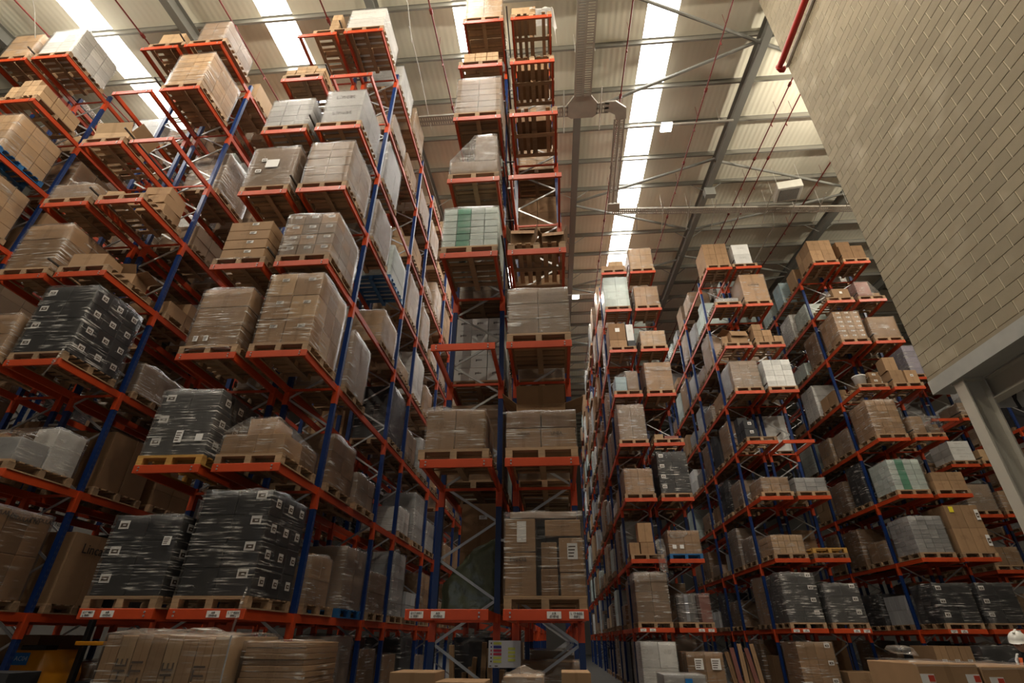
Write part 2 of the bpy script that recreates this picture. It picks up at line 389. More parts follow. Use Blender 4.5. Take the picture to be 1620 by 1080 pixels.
# ------------------------------------------------------------------ services hung from the roof
def service(name, label, cat, bm, mat, loc, smooth=False):
    return thing(name, label, cat, loc, finish(bm, name, mat, smooth))
for k, (x, y1, lab) in enumerate([(-16.1, 40, 'beside the leftmost rooflight'), (-13.0, 40, 'between the two leftmost rooflights'), (-9.8, 40, 'left of the second rooflight'), (-6.7, 40, 'above the third rack from the left'),
        (-3.35, 40, 'above the aisle left of the central rack'), (2.97, 40, 'beside the bright right-hand rooflight'), (6.07, 44, 'crossing the open roof on the right'), (9.05, 44, 'left one of the close pair by the heater'), (9.62, 44, 'right one of the close pair by the heater'), (12.4, 44, 'nearest the block wall')]):
    bm = bmesh.new(); tube(bm, [(0, -8, -8*SL), (0, y1, y1*SL)], 0.025, 8)
    for y in [i*3.66+1.2 for i in range(-1, 11)]:
        tube(bm, [(0, y-0.07, (y-0.07)*SL), (0, y+0.07, (y+0.07)*SL)], 0.055, 8); tube(bm, [(0, y+1.2, (y+1.2)*SL), (0.0, y+1.2, (y+1.2)*SL+0.6)], 0.008, 4); tube(bm, [(0, y+1.8, (y+1.8)*SL), (0.0, y+1.8, (y+1.8)*SL-0.16)], 0.02, 5)
    service('sprinkler_pipe', 'thin red sprinkler pipe under the roof, ' + lab, 'pipe', bm, 'sprinkler', (x, 0, rz(0)-0.7))
# perforated cable tray with tee and bends
TZ = rz(12.4) - 1.2
tr = thing('cable_tray', 'perforated steel cable tray with a tee, hung under the roof', 'cable tray', (1.5, 12.4, TZ))
def traypiece(name, a, b, wd, par=tr):
    a, b = Vector(a), Vector(b); d = (b-a); L = d.length; d.normalize(); s = Vector((d.y, -d.x, 0)).normalized(); u = s.cross(d)
    bm = bmesh.new()
    def q(p0, p1, p2, p3): bm.faces.new([bm.verts.new(p) for p in (p0, p1, p2, p3)])
    n = max(1, int(L/0.09)); h = wd/2
    # ladder-like perforated bed: rungs and three long strips
    for o_, ww in ((-h, 0.06), (-0.04, 0.08), (h-0.06, 0.06)):
        bbox2(bm, a, d, s, u, 0, L, o_, o_+ww, 0, 0.006)
    for i in range(n):
        t0 = i*L/n; bbox2(bm, a, d, s, u, t0, t0+0.055, -h, h, 0.001, 0.007)
    for o_ in (-h, h-0.006): bbox2(bm, a, d, s, u, 0, L, o_, o_+0.006, 0, 0.09)
    return child(name, finish(bm, name, 'tray'), a, par=par)
def bbox2(bm, a, d, s, u, t0, t1, o0, o1, h0, h1):
    P = [t*d + o*s + h*u for h in (h0, h1) for t, o in ((t0, o0), (t1, o0), (t1, o1), (t0, o1))]
    v = [bm.verts.new(p) for p in P]
    for f in ((0,3,2,1),(4,5,6,7),(0,1,5,4),(1,2,6,5),(2,3,7,6),(3,0,4,7)): bm.faces.new([v[i] for i in f])
traypiece('tray_run', (1.52, -4, TZ-16.0*SL), (1.52, 11.75, TZ-0.4*SL), 0.62)
traypiece('tray_run', (1.0, 12.35, TZ), (-9.0, 12.35, TZ), 0.42)
traypiece('tray_run', (2.05, 12.3, TZ), (2.5, 12.3, TZ), 0.42)
traypiece('tray_run', (2.95, 12.8, TZ), (3.15, 17.6, TZ+0.45), 0.42)
traypiece('tray_run', (3.2, 18.2, TZ+0.5), (15.5, 19.0, TZ+0.55), 0.36)
bm = bmesh.new()
pts = [(-0.31, -0.65), (0.31, -0.65), (0.58, -0.3), (0.58, 0.12), (0.4, 0.25), (-0.4, 0.25), (-0.58, 0.12), (-0.58, -0.3)]
v = [bm.verts.new((x, y, 0)) for x, y in pts]; u = [bm.verts.new((x, y, 0.09)) for x, y in pts]; bm.faces.new(v[::-1])
for i in range(8): bm.faces.new((v[i], v[(i+1) % 8], u[(i+1) % 8], u[i]))
child('tee_plate', finish(bm, 'tee', 'tray'), (1.52, 12.4, TZ), par=tr)
bm = bmesh.new()
pts = [(-0.3, -0.25), (0.1, -0.25), (0.5, 0.05), (0.55, 0.5), (0.15, 0.5), (0.1, 0.3), (-0.1, 0.18), (-0.3, 0.18)]
v = [bm.verts.new((x, y, 0)) for x, y in pts]; u = [bm.verts.new((x, y, 0.09)) for x, y in pts]; bm.faces.new(v[::-1])
for i in range(8): bm.faces.new((v[i], v[(i+1) % 8], u[(i+1) % 8], u[i]))
child('bend_plate', finish(bm, 'bend', 'tray'), (2.65, 12.3, TZ), par=tr)
bm = bmesh.new(); bbox(bm, (-0.25, -0.25, 0), (0.3, 0.25, 0.1)); child('bend_plate', finish(bm, 'bend', 'tray'), (3.2, 17.9, TZ+0.45), par=tr)
for x, y in ((0.85, 12.35), (2.2, 12.3), (3.05, 15.0)):
    bar('trapeze_bar', (x-0.01, y-0.9, TZ-0.03), (x, y+0.9, TZ-0.03), 0.02, 'tray', par=tr, n=4)
for i in range(9):
    x = 4.4 + i*1.2; bar('trapeze_bar', (x-0.12, 17.7, TZ+0.45), (x+0.12, 19.7, TZ+0.48), 0.018, 'tray', par=tr, n=4)
for x, y, z in [(1.85, 6, TZ-0.6), (1.2, 6, TZ-0.6), (1.2, 10, TZ-0.2), (1.85, 10, TZ-0.2)] + [(4.4+i*1.2, 18.5, TZ+0.5) for i in range(9)]:
    bar('drop_rod', (x, y, z), (x, y, rz(y)-0.1), 0.008, 'wire', par=tr, n=4)
# lamps
def lamp(label, loc, watts, omni=True, bar_len=2.6):
    t = thing('highbay_or_fill_lamp', label, 'lamp', loc)
    bm = bmesh.new(); bbox(bm, (-0.22, -0.2, 0.02), (0.22, 0.2, 0.10)); ob('housing', finish(bm, 'housing', 'plastic_white'), t)
    bm = bmesh.new(); bbox(bm, (-0.2, -0.18, -0.01), (0.2, 0.18, 0.02)); ob('diffuser', finish(bm, 'diffuser', 'lamp_glow'), t)
    bm = bmesh.new(); bbox(bm, (-bar_len*0.55, -0.03, 0.16), (bar_len, 0.03, 0.22)); ob('mounting_rail', finish(bm, 'rail', 'tray'), t)
    bm = bmesh.new()
    for x in (-bar_len*0.4, bar_len*0.8): tube(bm, [(x, 0, 0.2), (x, 0, 1.15)], 0.006, 4)
    tube(bm, [(0, 0, 0.08), (0, 0, 0.18)], 0.03, 6); ob('hanger', finish(bm, 'hanger', 'wire'), t)
    L = bpy.data.lights.new('lamp_light', 'POINT' if omni else 'AREA')
    if omni: L.shadow_soft_size = 0.15
    else: L.size = 0.38
    L.energy = watts; L.color = (1.0, 0.89, 0.72)
    o = bpy.data.objects.new('lamp_light', L); COL.objects.link(o); o.parent = t; o.location = (0, 0, -0.22)
    return t
lamp('lit square high-bay lamp beside the bright right-hand rooflight', (4.9, 13.66, rz(13.66)-0.9), LAMP_W*0.3, False)
lamp('glowing high-bay lamp just right of the central rack', (1.75, 26.7, rz(26.7)-1.0), LAMP_W*0.2, False, bar_len=1.2)
for k, (x, y) in enumerate([(-14.6, 3.0), (-7.9, 3.0), (-1.2, 3.0), (4.4, 3.0)]):  # fill lamps added out of view to brighten rack fronts and roof
    lamp('added unseen fill lamp over the open floor before the racks, %s from the left' % ('first', 'second', 'third', 'fourth')[k], (x, y, rz(y)-1.6), LAMP_W)['group'] = 'added fill lamps over the marshalling area'
for x, y, lab in [(11.6, 11.5, 'behind the block wall'), (18.5, 15, 'deep behind the block wall')]:  # unseen lamps added to lift the right side of the roof
    lamp('added fill lamp hidden above the aisle ' + lab, (x, y, rz(y)-1.5), LAMP_W*1.3, bar_len=0.8)
# unit heater
hz = rz(17.4) - 1.5
h = thing('unit_heater', 'cream hanging heater box with dark grille below the roof', 'heater', (10.87, 17.4, hz), rot=(0, 0, R(-8)))
bm = bmesh.new(); bbox(bm, (-0.52, -0.45, 0), (0.52, 0.45, 0.42)); bmesh.ops.bevel(bm, geom=bm.edges[:], offset=0.02, segments=1, affect='EDGES'); ob('casing', finish(bm, 'casing', 'heater_case'), h)
bm = bmesh.new(); bbox(bm, (-0.40, -0.34, -0.012), (0.40, 0.34, 0.004)); g = ob('grille', finish(bm, 'grille', 'grille'), h)
bm = bmesh.new()
for i in range(9): bbox(bm, (-0.39, -0.33+i*0.08, -0.02), (0.39, -0.32+i*0.08, -0.01))
ob('grille_bars', finish(bm, 'bars', 'tray'), g)
bm = bmesh.new()
for x, y in ((-0.48, -0.4), (0.48, -0.4), (-0.48, 0.4), (0.48, 0.4)): tube(bm, [(x, y, 0.4), (x, y, 1.4)], 0.008, 4)
ob('hanger', finish(bm, 'hanger', 'wire'), h)
# conduit falling diagonally and loose wires
bm = bmesh.new(); tube(bm, [(0, 0, 0), (-0.15, 4.3, -0.05)], 0.035, 8); tube(bm, [(0, 0, 0), (0.05, -0.2, 0.9)], 0.012, 6)
service('conduit', 'pale knobbly conduit under the roof left of the right-hand rack', 'conduit', bm, 'tray', (11.3, 20.0, rz(20)-1.2))
for k, (pts, lab) in enumerate([([(-4.15, 8.9, 17.1), (-4.2, 10.6, 17.2), (-4.25, 12.7, 17.0)], 'loose pale cable hanging beside the central rack'),
      ([(-4.1, 7.0, 17.2), (-4.0, 8.2, 17.0), (-4.15, 9.3, 16.9)], 'short pale cable end above the central aisle'),
      ([(-15.1, 6.6, 17.0), (-15.6, 7.4, 16.8), (-16.0, 8.0, 16.5)], 'white cable dangling at the top left corner')]):
    bm = bmesh.new(); a = Vector(pts[0]); tube(bm, [Vector(p)-a for p in pts], 0.014, 5)
    service('cable', lab, 'cable', bm, 'wire', a + Vector((0, 0, CAMZ)))

# ------------------------------------------------------------------ block wall, beam, column, pipe
XW, YC, ZB = 6.92, 9.11, 4.12 + CAMZ
bm = bmesh.new(); bbox(bm, (0.012, -14, 0), (0.30, 0, 13.6)); wall = struct('wall_block', finish(bm, 'wall', 'mortar'), (XW, YC, ZB), 'tall wall of pale concrete blocks on a steel beam')
def blockm(l, hh=0.214):
    k = ('block', l, hh)
    if k not in CACHE:
        bm = bmesh.new(); bbox(bm, (0, -l/2, 0), (0.05, l/2, hh)); bmesh.ops.bevel(bm, geom=[e for e in bm.edges if all(v.co.x < 0.01 for v in e.verts)], offset=0.004, segments=1, affect='EDGES')
        CACHE[k] = finish(bm, 'block', 'block')
    return CACHE[k]
cells = []
for j in range(60):
    off = 0.0 if j % 2 == 0 else 0.225
    y = 0.0
    first = 0.40 if j % 2 == 0 else 0.19
    segs = [(-first, 0)] + [(-first-0.45*(i+1), -first-0.01-0.45*i) for i in range(28)]
    for (ya, yb) in segs: cells.append((j, ya, yb))
def bdist(c): return (Vector((XW, YC+(c[1]+c[2])/2, 4.12+c[0]*0.2215))).length + (50 if YC+c[1] < 3.6 + 0 else 0)
vis = sorted(cells, key=bdist)
ind = set(vis[:300])
bm = bmesh.new()
for c in cells:
    j, ya, yb = c; z = 0.085 + j*0.2215 + random.uniform(-0.001, 0.001); dx = random.uniform(-0.0015, 0.0015)
    if c in ind: ob('block', blockm(round(yb-ya-0.01, 3)), wall, (dx, (ya+yb)/2, z))
    else: bbox(bm, (dx, ya+0.005, z), (0.05, yb-0.005, z+0.2135))
o = ob('block_rest', finish(bm, 'blocks', 'block'), wall); o['kind'] = 'stuff'
bm = bmesh.new(); bbox(bm, (-0.004, -14, 0), (0.05, 0, 0.075)); ob('block_sill', finish(bm, 'sill', 'block'), wall)
ob('core', wall_mesh((0.3, -14, 0), (0.31, 0, 13.6)), wall)
# supporting steel
plain('beam_grey', (0.36, 0.36, 0.33), 0.5, var=0.18, scale=4)
bm = bmesh.new(); bbox(bm, (-0.02, -14, -0.25), (0.01, 0.0, 0.0)); bbox(bm, (0.01, -14, -0.25), (0.36, 0, -0.23)); bbox(bm, (0.01, -14, -0.02), (0.36, 0, -0.004)); bbox(bm, (0.01, -0.02, -0.23), (0.36, 0.0, -0.02))
struct('trim_1', finish(bm, 'beam', 'beam_grey'), (XW, YC, ZB), 'grey steel edge beam carrying the block wall')
bm = bmesh.new(); bbox(bm, (0, -14, -0.62), (0.22, -0.35, -0.60)); bbox(bm, (0.10, -14, -0.60), (0.115, -0.35, -0.27)); bbox(bm, (0, -14, -0.27), (0.22, -0.35, -0.252))
struct('trim_2', finish(bm, 'beam', 'column'), (XW+0.40, YC, ZB), 'cream steel beam under the block wall')
bm = bmesh.new(); bbox(bm, (0.3, -14, -0.1), (6.2, 0.0, 0.0)); bbox(bm, (0.62, -0.25, -0.62), (6.2, -0.23, -0.1)); struct('trim_3', finish(bm, 'soffit', 'soffit'), (XW, YC, ZB), 'white soffit beneath the walled upper floor')
cz = ZB - 0.25
bm = bmesh.new(); bbox(bm, (-0.012, -0.11, 0), (0.012, 0.11, cz)); bbox(bm, (0.33, -0.11, 0), (0.354, 0.11, cz)); bbox(bm, (0.012, -0.008, 0), (0.33, 0.008, cz)); bbox(bm, (-0.05, -0.14, 0), (0.40, 0.14, 0.03))
bbox(bm, (-0.02, -0.14, cz-0.02), (0.37, 0.14, cz-0.001))
cl = thing('steel_column', 'cream steel column under the corner of the block wall', 'column', (XW+0.06, 8.55, 0), finish(bm, 'column', 'column'))
bm = bmesh.new(); tube(bm, [(0, -8, 0), (0, 0.0, 0)], 0.085, 14)
for y in (-0.05, -0.8, -1.6): tube(bm, [(0, y-0.04, 0), (0, y+0.04, 0)], 0.1, 14)
dp = thing('duct_pipe', 'grey ribbed pipe with black cables under the upper floor', 'pipe', (7.95, 8.5, ZB-0.45), finish(bm, 'duct', 'tray', True))
bm = bmesh.new()
for k in range(4):
    tube(bm, [(-0.1-0.05*k, -4, 0.15+0.03*k), (-0.12-0.04*k, -1.5, 0.12), (-0.2-0.03*k, -0.3, 0.16+0.05*k), (-0.22, 0.05, 0.02-0.06*k), (-0.16, 0.1, -0.3)], 0.025, 6)
ob('cables', finish(bm, 'cables', 'black', True), dp)
bm = bmesh.new(); tube(bm, [(0, -12, 0), (0, -0.02, 0), (0.01, 0.05, 0), (0.06, 0.09, 0), (0.16, 0.10, 0)], 0.085, 14); tube(bm, [(0, 0.0, 0), (0, 0.06, 0)], 0.105, 14)
rp = thing('fire_main_pipe', 'thick red pipe along the top of the block wall', 'pipe', (XW-0.17, YC+0.05, 13.98+CAMZ), finish(bm, 'pipe', 'red_pipe', True))
bm = bmesh.new(); bbox(bm, (0.10, -12, -0.16), (0.155, -0.05, -0.12)); ob('conduit', finish(bm, 'conduit', 'wire'), rp)

# ------------------------------------------------------------------ pallet racking
LEV = [2.013 + 2.168*i for i in range(8)]
LVN = ['bottom', 'second', 'third', 'fourth', 'fifth', 'sixth', 'seventh', 'top']
RN = {'Z': 'leftmost rack', 'C': 'second rack from the left', 'A': 'third rack from the left', 'B': 'central rack', 'D': 'rack just right of centre',
      'E': 'middle right-hand rack', 'F': 'rack by the block wall', 'G': 'far rack behind the column', 'H': 'farthest right rack'}
#        x0      y front  col width  gap   bays
RK = {'Z': (-17.05, 8.10, 1.18, 0.21, 3), 'C': (-12.09, 8.10, 1.18, 0.22, 4), 'A': (-7.135, 8.10, 1.18, 0.225, 8), 'B': (-2.18, 8.10, 1.19, 0.205, 8),
      'D': (2.66, 20.31, 1.22, 0.16, 12), 'E': (7.685, 20.31, 1.20, 0.17, 6), 'F': (12.635, 20.31, 1.20, 0.18, 4), 'G': (17.7, 24.1, 1.20, 0.17, 3), 'H': (22.7, 24.1, 1.20, 0.17, 3)}
BH = 0.14
def frames(key):
    x0, yf, cw, gp, nb = RK[key]; ys = [yf + 1.62]
    for i in range(nb-1): ys.append(ys[-1] + (3.48 if i % 2 == 0 else 1.78))
    return ys
def uprightm(H):
    k = ('up', round(H, 2))
    if k not in CACHE:
        bm = bmesh.new(); P = [(-0.05, -0.05), (0.05, -0.05), (0.05, -0.02), (0.035, -0.02), (0.035, 0.05), (0.02, 0.05), (0.02, -0.035), (-0.035, -0.035), (-0.035, 0.05), (-0.05, 0.05)]
        P = [(-0.05, -0.045), (0.05, -0.045), (0.05, 0.045), (0.038, 0.045), (0.038, -0.033), (-0.038, -0.033), (-0.038, 0.045), (-0.05, 0.045)]
        a = [bm.verts.new((x, y, 0)) for x, y in P]; b = [bm.verts.new((x, y, H)) for x, y in P]; n = len(P)
        for i in range(n): bm.faces.new((a[i], a[(i+1) % n], b[(i+1) % n], b[i]))
        bm.faces.new(b); bbox(bm, (-0.08, -0.07, 0), (0.08, 0.07, 0.012)); CACHE[k] = finish(bm, 'upright', 'upright_blue')
    return CACHE[k]
def beamm(L, bracket):
    k = ('beam', round(L, 2), bracket)
    if k not in CACHE:       # along +Y from 0 to L, top at z = 0
        bm = bmesh.new(); bbox(bm, (-0.025, 0, -BH), (0.025, L, 0))
        if bracket: bbox(bm, (-0.056, L-0.004, -BH-0.27), (0.056, L+0.096, 0.0))
        CACHE[k] = finish(bm, 'beam', 'orange')
    return CACHE[k]
def crossm(L):
    k = ('cross', round(L, 2))
    if k not in CACHE:
        bm = bmesh.new(); bbox(bm, (0, -0.04, -BH), (L, 0, 0.0))
        bmesh.ops.bevel(bm, geom=bm.edges[:], offset=0.005, segments=1, affect='EDGES')
        CACHE[k] = finish(bm, 'cross', 'orange')
    return CACHE[k]
def boltm():
    if 'bolt' not in CACHE:
        bm = bmesh.new()
        bmesh.ops.create_cone(bm, cap_ends=True, segments=6, radius1=0.014, radius2=0.014, depth=0.02, matrix=Matrix.Translation((0, -0.045, 0)) @ Matrix.Rotation(R(90), 4, 'X'))
        CACHE['bolt'] = finish(bm, 'bolt', 'steel')
    return CACHE['bolt']
def bracem(w, h, s):
    k = ('brace', round(w, 3), round(h, 3), s)
    if k not in CACHE:
        bm = bmesh.new(); a, b = (Vector((-w/2, 0, 0)), Vector((w/2, 0, h))) if s > 0 else (Vector((w/2, 0, 0)), Vector((-w/2, 0, h)))
        d = (b-a).normalized(); n = Vector((-d.z, 0, d.x))*0.022; y = Vector((0, 0.012, 0))
        v = [bm.verts.new(p) for p in (a-n-y, b-n-y, b+n-y, a+n-y, a-n+y, b-n+y, b+n+y, a+n+y)]
        for f in ((0,1,2,3),(7,6,5,4),(0,4,5,1),(1,5,6,2),(2,6,7,3),(3,7,4,0)): bm.faces.new([v[i] for i in f])
        CACHE[k] = finish(bm, 'brace', 'steel')
    return CACHE[k]
def build_rack(key, levels=8):
    x0, yf, cw, gp, nb = RK[key]; ys = frames(key); H = LEV[levels-1] + 0.28
    tot = 2*cw + gp; rt = thing('pallet_rack', 'double-sided blue and orange pallet rack, ' + RN[key], 'rack', (x0 + tot/2, yf, 0)); O = Vector((x0 + tot/2, yf, 0))
    def P(name, me, x, y, z): return ob(name, me, rt, (x - O.x, y - O.y, z))
    near = key in 'ZCAB'; nind = 5 if near else 4
    rest = bmesh.new()
    def copy_into(bm, me, x, y, z):
        n0 = len(bm.verts); bm.from_mesh(me); bm.verts.ensure_lookup_table()
        for v in bm.verts[n0:]: v.co += Vector((x-O.x, y-O.y, z))
    restb = bmesh.new(); restu = bmesh.new()
    for c in range(2):
        xa = x0 + c*(cw+gp); xb = xa + cw
        for fi, y in enumerate(ys):
            for xx in (xa+0.055, xb-0.055):
                if fi < nind+1: P('upright', uprightm(H), xx, y, 0)
                else: copy_into(restu, uprightm(H), xx, y, 0)
            w = cw - 0.21; hh = 0.645; n = int((H-0.4)/hh)
            for i in range(n):
                s = 1 if (i + c) % 2 == 0 else -1
                if fi == 0: P('brace', bracem(w, hh-0.03, s), (xa+xb)/2, y + 0.01, 0.3 + i*hh)
                else: copy_into(rest, bracem(w, hh-0.03, s), (xa+xb)/2, y + 0.01, 0.3 + i*hh)
            if fi < 2: pass
        for li in range(levels):
            z = LEV[li]
            f = P('front_beam', crossm(cw), xa, yf, z)
            if near:
                for bx in (0.10, cw-0.13):
                    for bz in (-0.045, -0.095): ob('bolt', boltm(), f, (bx, 0.002, bz))
            rr = P('rear_rail', boxm(cw-0.22, 0.03, 0.05, 'orange'), (xa+xb)/2, ys[0]-0.09, z-BH+0.01)
            yy = [yf + 0.002] + ys
            for bi in range(len(yy)-1):
                ya = yy[bi] + (0.05 if bi else 0); L = yy[bi+1] - 0.046 - ya
                for xx in (xa+0.055, xb-0.055):
                    xs = xx if bi else (xa+0.03 if xx < (xa+xb)/2 else xb-0.03)
                    if bi < nind: P('side_beam', beamm(L, 1), xx, ya, z)
                    else: copy_into(restb, beamm(L, 1), xx, ya, z)
    for fi, y in enumerate(ys[:2]):
        for z in (LEV[0]+1.15, LEV[1]+1.42, LEV[2]+1.6, LEV[4]+1.3, LEV[6]+1.2):
            P('row_spacer', boxm(gp+0.10, 0.04, 0.04, 'steel'), x0+cw+gp/2, y-0.02, z)
    for li in range(3, levels):
        P('pallet_stop_bar', boxm(0.035, ys[1]-yf+0.25, 0.035, 'dark_bar'), x0+cw+gp/2, (ys[1]+yf)/2 - 0.1, LEV[li]+0.22)
        for yy_ in (ys[0],): P('stop_bracket', boxm(gp, 0.03, 0.03, 'dark_bar'), x0+cw+gp/2, yy_, LEV[li]+0.19)
    for nm, b, m in (('frame_bracing', rest, 'steel'), ('side_beam_rest', restb, 'orange'), ('upright_rest', restu, 'upright_blue')):
        if len(b.verts): o = ob(nm, finish(b, nm, m), rt); o['kind'] = 'stuff'
        else: b.free()
    return rt
RACKS = {k: build_rack(k, 8 if k not in 'GH' else 6) for k in RK}

# ------------------------------------------------------------------ pallets and loads
PH = 0.17
def pallet_mesh(w, d, mat, full, rot=False):
    k = ('pallet', round(w, 2), round(d, 2), mat, full, rot)
    if k in CACHE: return CACHE[k]
    bm = bmesh.new()
    W, D = (d, w) if rot else (w, d)
    def B(x0, y0, z0, x1, y1, z1):
        if rot: bbox(bm, (y0, x0, z0), (y1, x1, z1))
        else: bbox(bm, (x0, y0, z0), (x1, y1, z1))
    for x in (-W/2+0.06, 0, W/2-0.06):
        hw = 0.055
        B(x-hw, -D/2, 0, x+hw, D/2, 0.022)
        for y in (-D/2+0.07, 0, D/2-0.07): B(x-hw, y-0.07, 0.022, x+hw, y+0.07, 0.125)
    for y in (-D/2+0.06, 0, D/2-0.06): B(-W/2, y-0.06, 0.125, W/2, y+0.06, 0.146) if rot else B(-W/2, y-0.06, 0.125, W/2, y+0.06, 0.146)
    if full == 0:
        n = 7
        for i in range(n):
            y = -D/2 + 0.055 + i*(D-0.11)/(n-1); B(-W/2, y-0.05, 0.147, W/2, y+0.05, PH)
    CACHE[k] = finish(bm, 'pallet', mat); return CACHE[k]
def add_pallet(root, w, d, mat, full, rot=False):
    p = ob('pallet', pallet_mesh(w, d, mat, full, rot), root, (0, d/2, 0))
    if full:
        n = 8 if not rot else 7
        L, S = (w, d) if not rot else (d, w)
        for i in range(n):
            if random.random() < 0.03: continue
            y = -S/2 + 0.055 + i*(S-0.11)/(n-1)
            ob('board', boxm(L, 0.10, 0.022, mat), p, (0, y, 0.148) if not rot else (y, 0, 0.148), (0, 0, R(90) if rot else 0))
    return p
# unit film shells
def film_shell(seed, sag):
    k = ('film', seed, sag)
    if k in CACHE: return CACHE[k]
    bm = bmesh.new(); bmesh.ops.create_cube(bm, size=1.0)
    bmesh.ops.subdivide_edges(bm, edges=bm.edges[:], cuts=7, use_grid_fill=True)
    for f in [f for f in bm.faces if f.calc_center_median().z < -0.499]: bm.faces.remove(f)
    for v in bm.verts:
        p = v.co.copy(); n = noise.noise_vector(p*3.2 + Vector((seed*7.1, seed*3.3, 0)))
        q = noise.noise(p*9 + Vector((seed*2.7, 0, seed)))
        v.co.x += (n.x*0.010 + q*0.004)*(1 if abs(p.x) > 0.49 else 0.6); v.co.y += n.y*0.010; v.co.z += 0.5
        if p.z > 0.45: v.co.z += n.z*sag - sag*0.2*(abs(p.x)+abs(p.y))
        if p.z < -0.45: v.co.z += n.z*0.02
    CACHE[k] = finish(bm, 'film', 'film', True); return CACHE[k]
def hull_mesh(pts, mat, seed, amp=0.02):
    bm = bmesh.new()
    for p in pts: bm.verts.new(p)
    r = bmesh.ops.convex_hull(bm, input=bm.verts[:])
    bmesh.ops.delete(bm, geom=list({g for g in r['geom_interior'] + r['geom_unused'] if isinstance(g, bmesh.types.BMVert)}), context='VERTS')
    for _ in range(3):
        es = [e for e in bm.edges if e.calc_length() > 0.16]
        if es: bmesh.ops.subdivide_edges(bm, edges=es, cuts=1); bmesh.ops.triangulate(bm, faces=bm.faces[:])
    for v in bm.verts:
        n = noise.noise_vector(v.co*6 + Vector((seed, 0, 0))); v.co += n*amp; 
    return finish(bm, 'film', mat, True)
CW = {'kraft': 'brown', 'kraft_dark': 'dark brown', 'kraft_pale': 'tan', 'kraft_grey': 'grey-brown', 'carton_dark': 'dark grey', 'carton_grey': 'grey', 'carton_white': 'white',
      'carton_mint': 'pale mint', 'carton_green': 'green', 'carton_blue': 'pale blue', 'carton_violet': 'violet-grey', 'carton_red': 'reddish'}
def label_sheet(w, h, kind):
    k = ('lab', w, h, kind)
    if k not in CACHE:
        bm = bmesh.new(); bbox(bm, (-w/2, -0.004, -h/2), (w/2, 0, h/2), 0)
        if kind == 'bar': bbox(bm, (-w*0.34, -0.006, -h*0.28), (w*0.34, -0.004, h*0.18), 1); bbox(bm, (-w*0.10, -0.008, -h*0.12), (w*0.18, -0.006, h*0.02), 0)
        if kind == 'lines':
            for i in range(4): bbox(bm, (-w*0.4, -0.006, -h*0.35+i*h*0.2), (w*(0.1+0.07*i), -0.004, -h*0.27+i*h*0.2), 1)
        CACHE[k] = finish(bm, 'label', ['paper', 'ink_soft'])
    return CACHE[k]
SEED = [0]
# spec keys: c colour, h height, n=(nx, ny, nz), w width, d depth, wrap 0/1/2, pal pallet wood, lab carton label mode, boxes explicit list, dx
def cartons(root, c, h, n, w, d, z0, y0=0.02, lab=None, bev=0.0, drop=0.0, mats=None, jit=0.004, x0=0.0, txt=None):
    nx, ny, nz = n; bw, bd, bh = w/nx, d/ny, h/nz; out = []
    for iz in range(nz):
        for ix in range(nx):
            for iy in range(ny):
                if not (iy == 0 or ix in (0, nx-1) or iz == nz-1): continue
                if drop and iz == nz-1 and random.random() < drop: continue
                m = c if not mats else mats[(ix + iy + iz) % len(mats)] if isinstance(mats, tuple) else mats(ix, iy, iz)
                o = ob('carton', boxm(bw-0.012, bd-0.012, bh-0.006, m, bev), root,
                       (x0 - w/2 + bw*(ix+0.5) + random.uniform(-jit, jit), y0 + bd*(iy+0.5) + random.uniform(-jit, jit), z0 + bh*iz), (0, 0, random.uniform(-jit, jit)*2))
                if lab and iy == 0:
                    if lab == 'right' and ix == nx-1: ob('label', label_sheet(0.17, 0.13, 'bar'), o, (bw*0.18, -bd/2+0.004, bh*0.78))
                    if lab == 'left' and ix == 0: ob('label', label_sheet(0.17, 0.13, 'bar'), o, (-bw/2+0.17, -bd/2+0.004, bh*0.62))
                    if lab == 'each': ob('label', label_sheet(0.15, 0.07, 'lines'), o, (bw*0.1, -bd/2+0.004, bh*0.7))
                if lab and ix == nx-1 and lab in ('left', 'right', 'side'):
                    ob('label', label_sheet(0.15, 0.13, 'bar'), o, (bw/2-0.004, bd*0.1, bh*0.55), (0, 0, R(90)))
                if txt and iy == 0 and (txt[1] is None or (ix, iz) in txt[1]):
                    ob('lettering', text_mesh(txt[0], txt[2], 'ink'), o, (0, -bd/2+0.003, bh*0.6), (R(90), 0, 0))
                out.append(o)
    return out
def wrap(root, w, d, h, z0, y0=0.02, thick=False, sag=0.03, grow=0.03, name='stretch_film'):
    SEED[0] += 1
    me = film_shell(SEED[0] % 9, sag)
    o = ob(name, me, root, (0, y0 + d/2, z0), (0, 0, 0), (w+grow, d+grow, h+0.015))
    if thick: o.material_slots[0].link = 'OBJECT'; o.material_slots[0].material = MAT['film_thick']
    return o
def col_x(key, c):
    x0, yf, cw, gp, nb = RK[key]; return x0 + c*(cw+gp) + cw/2
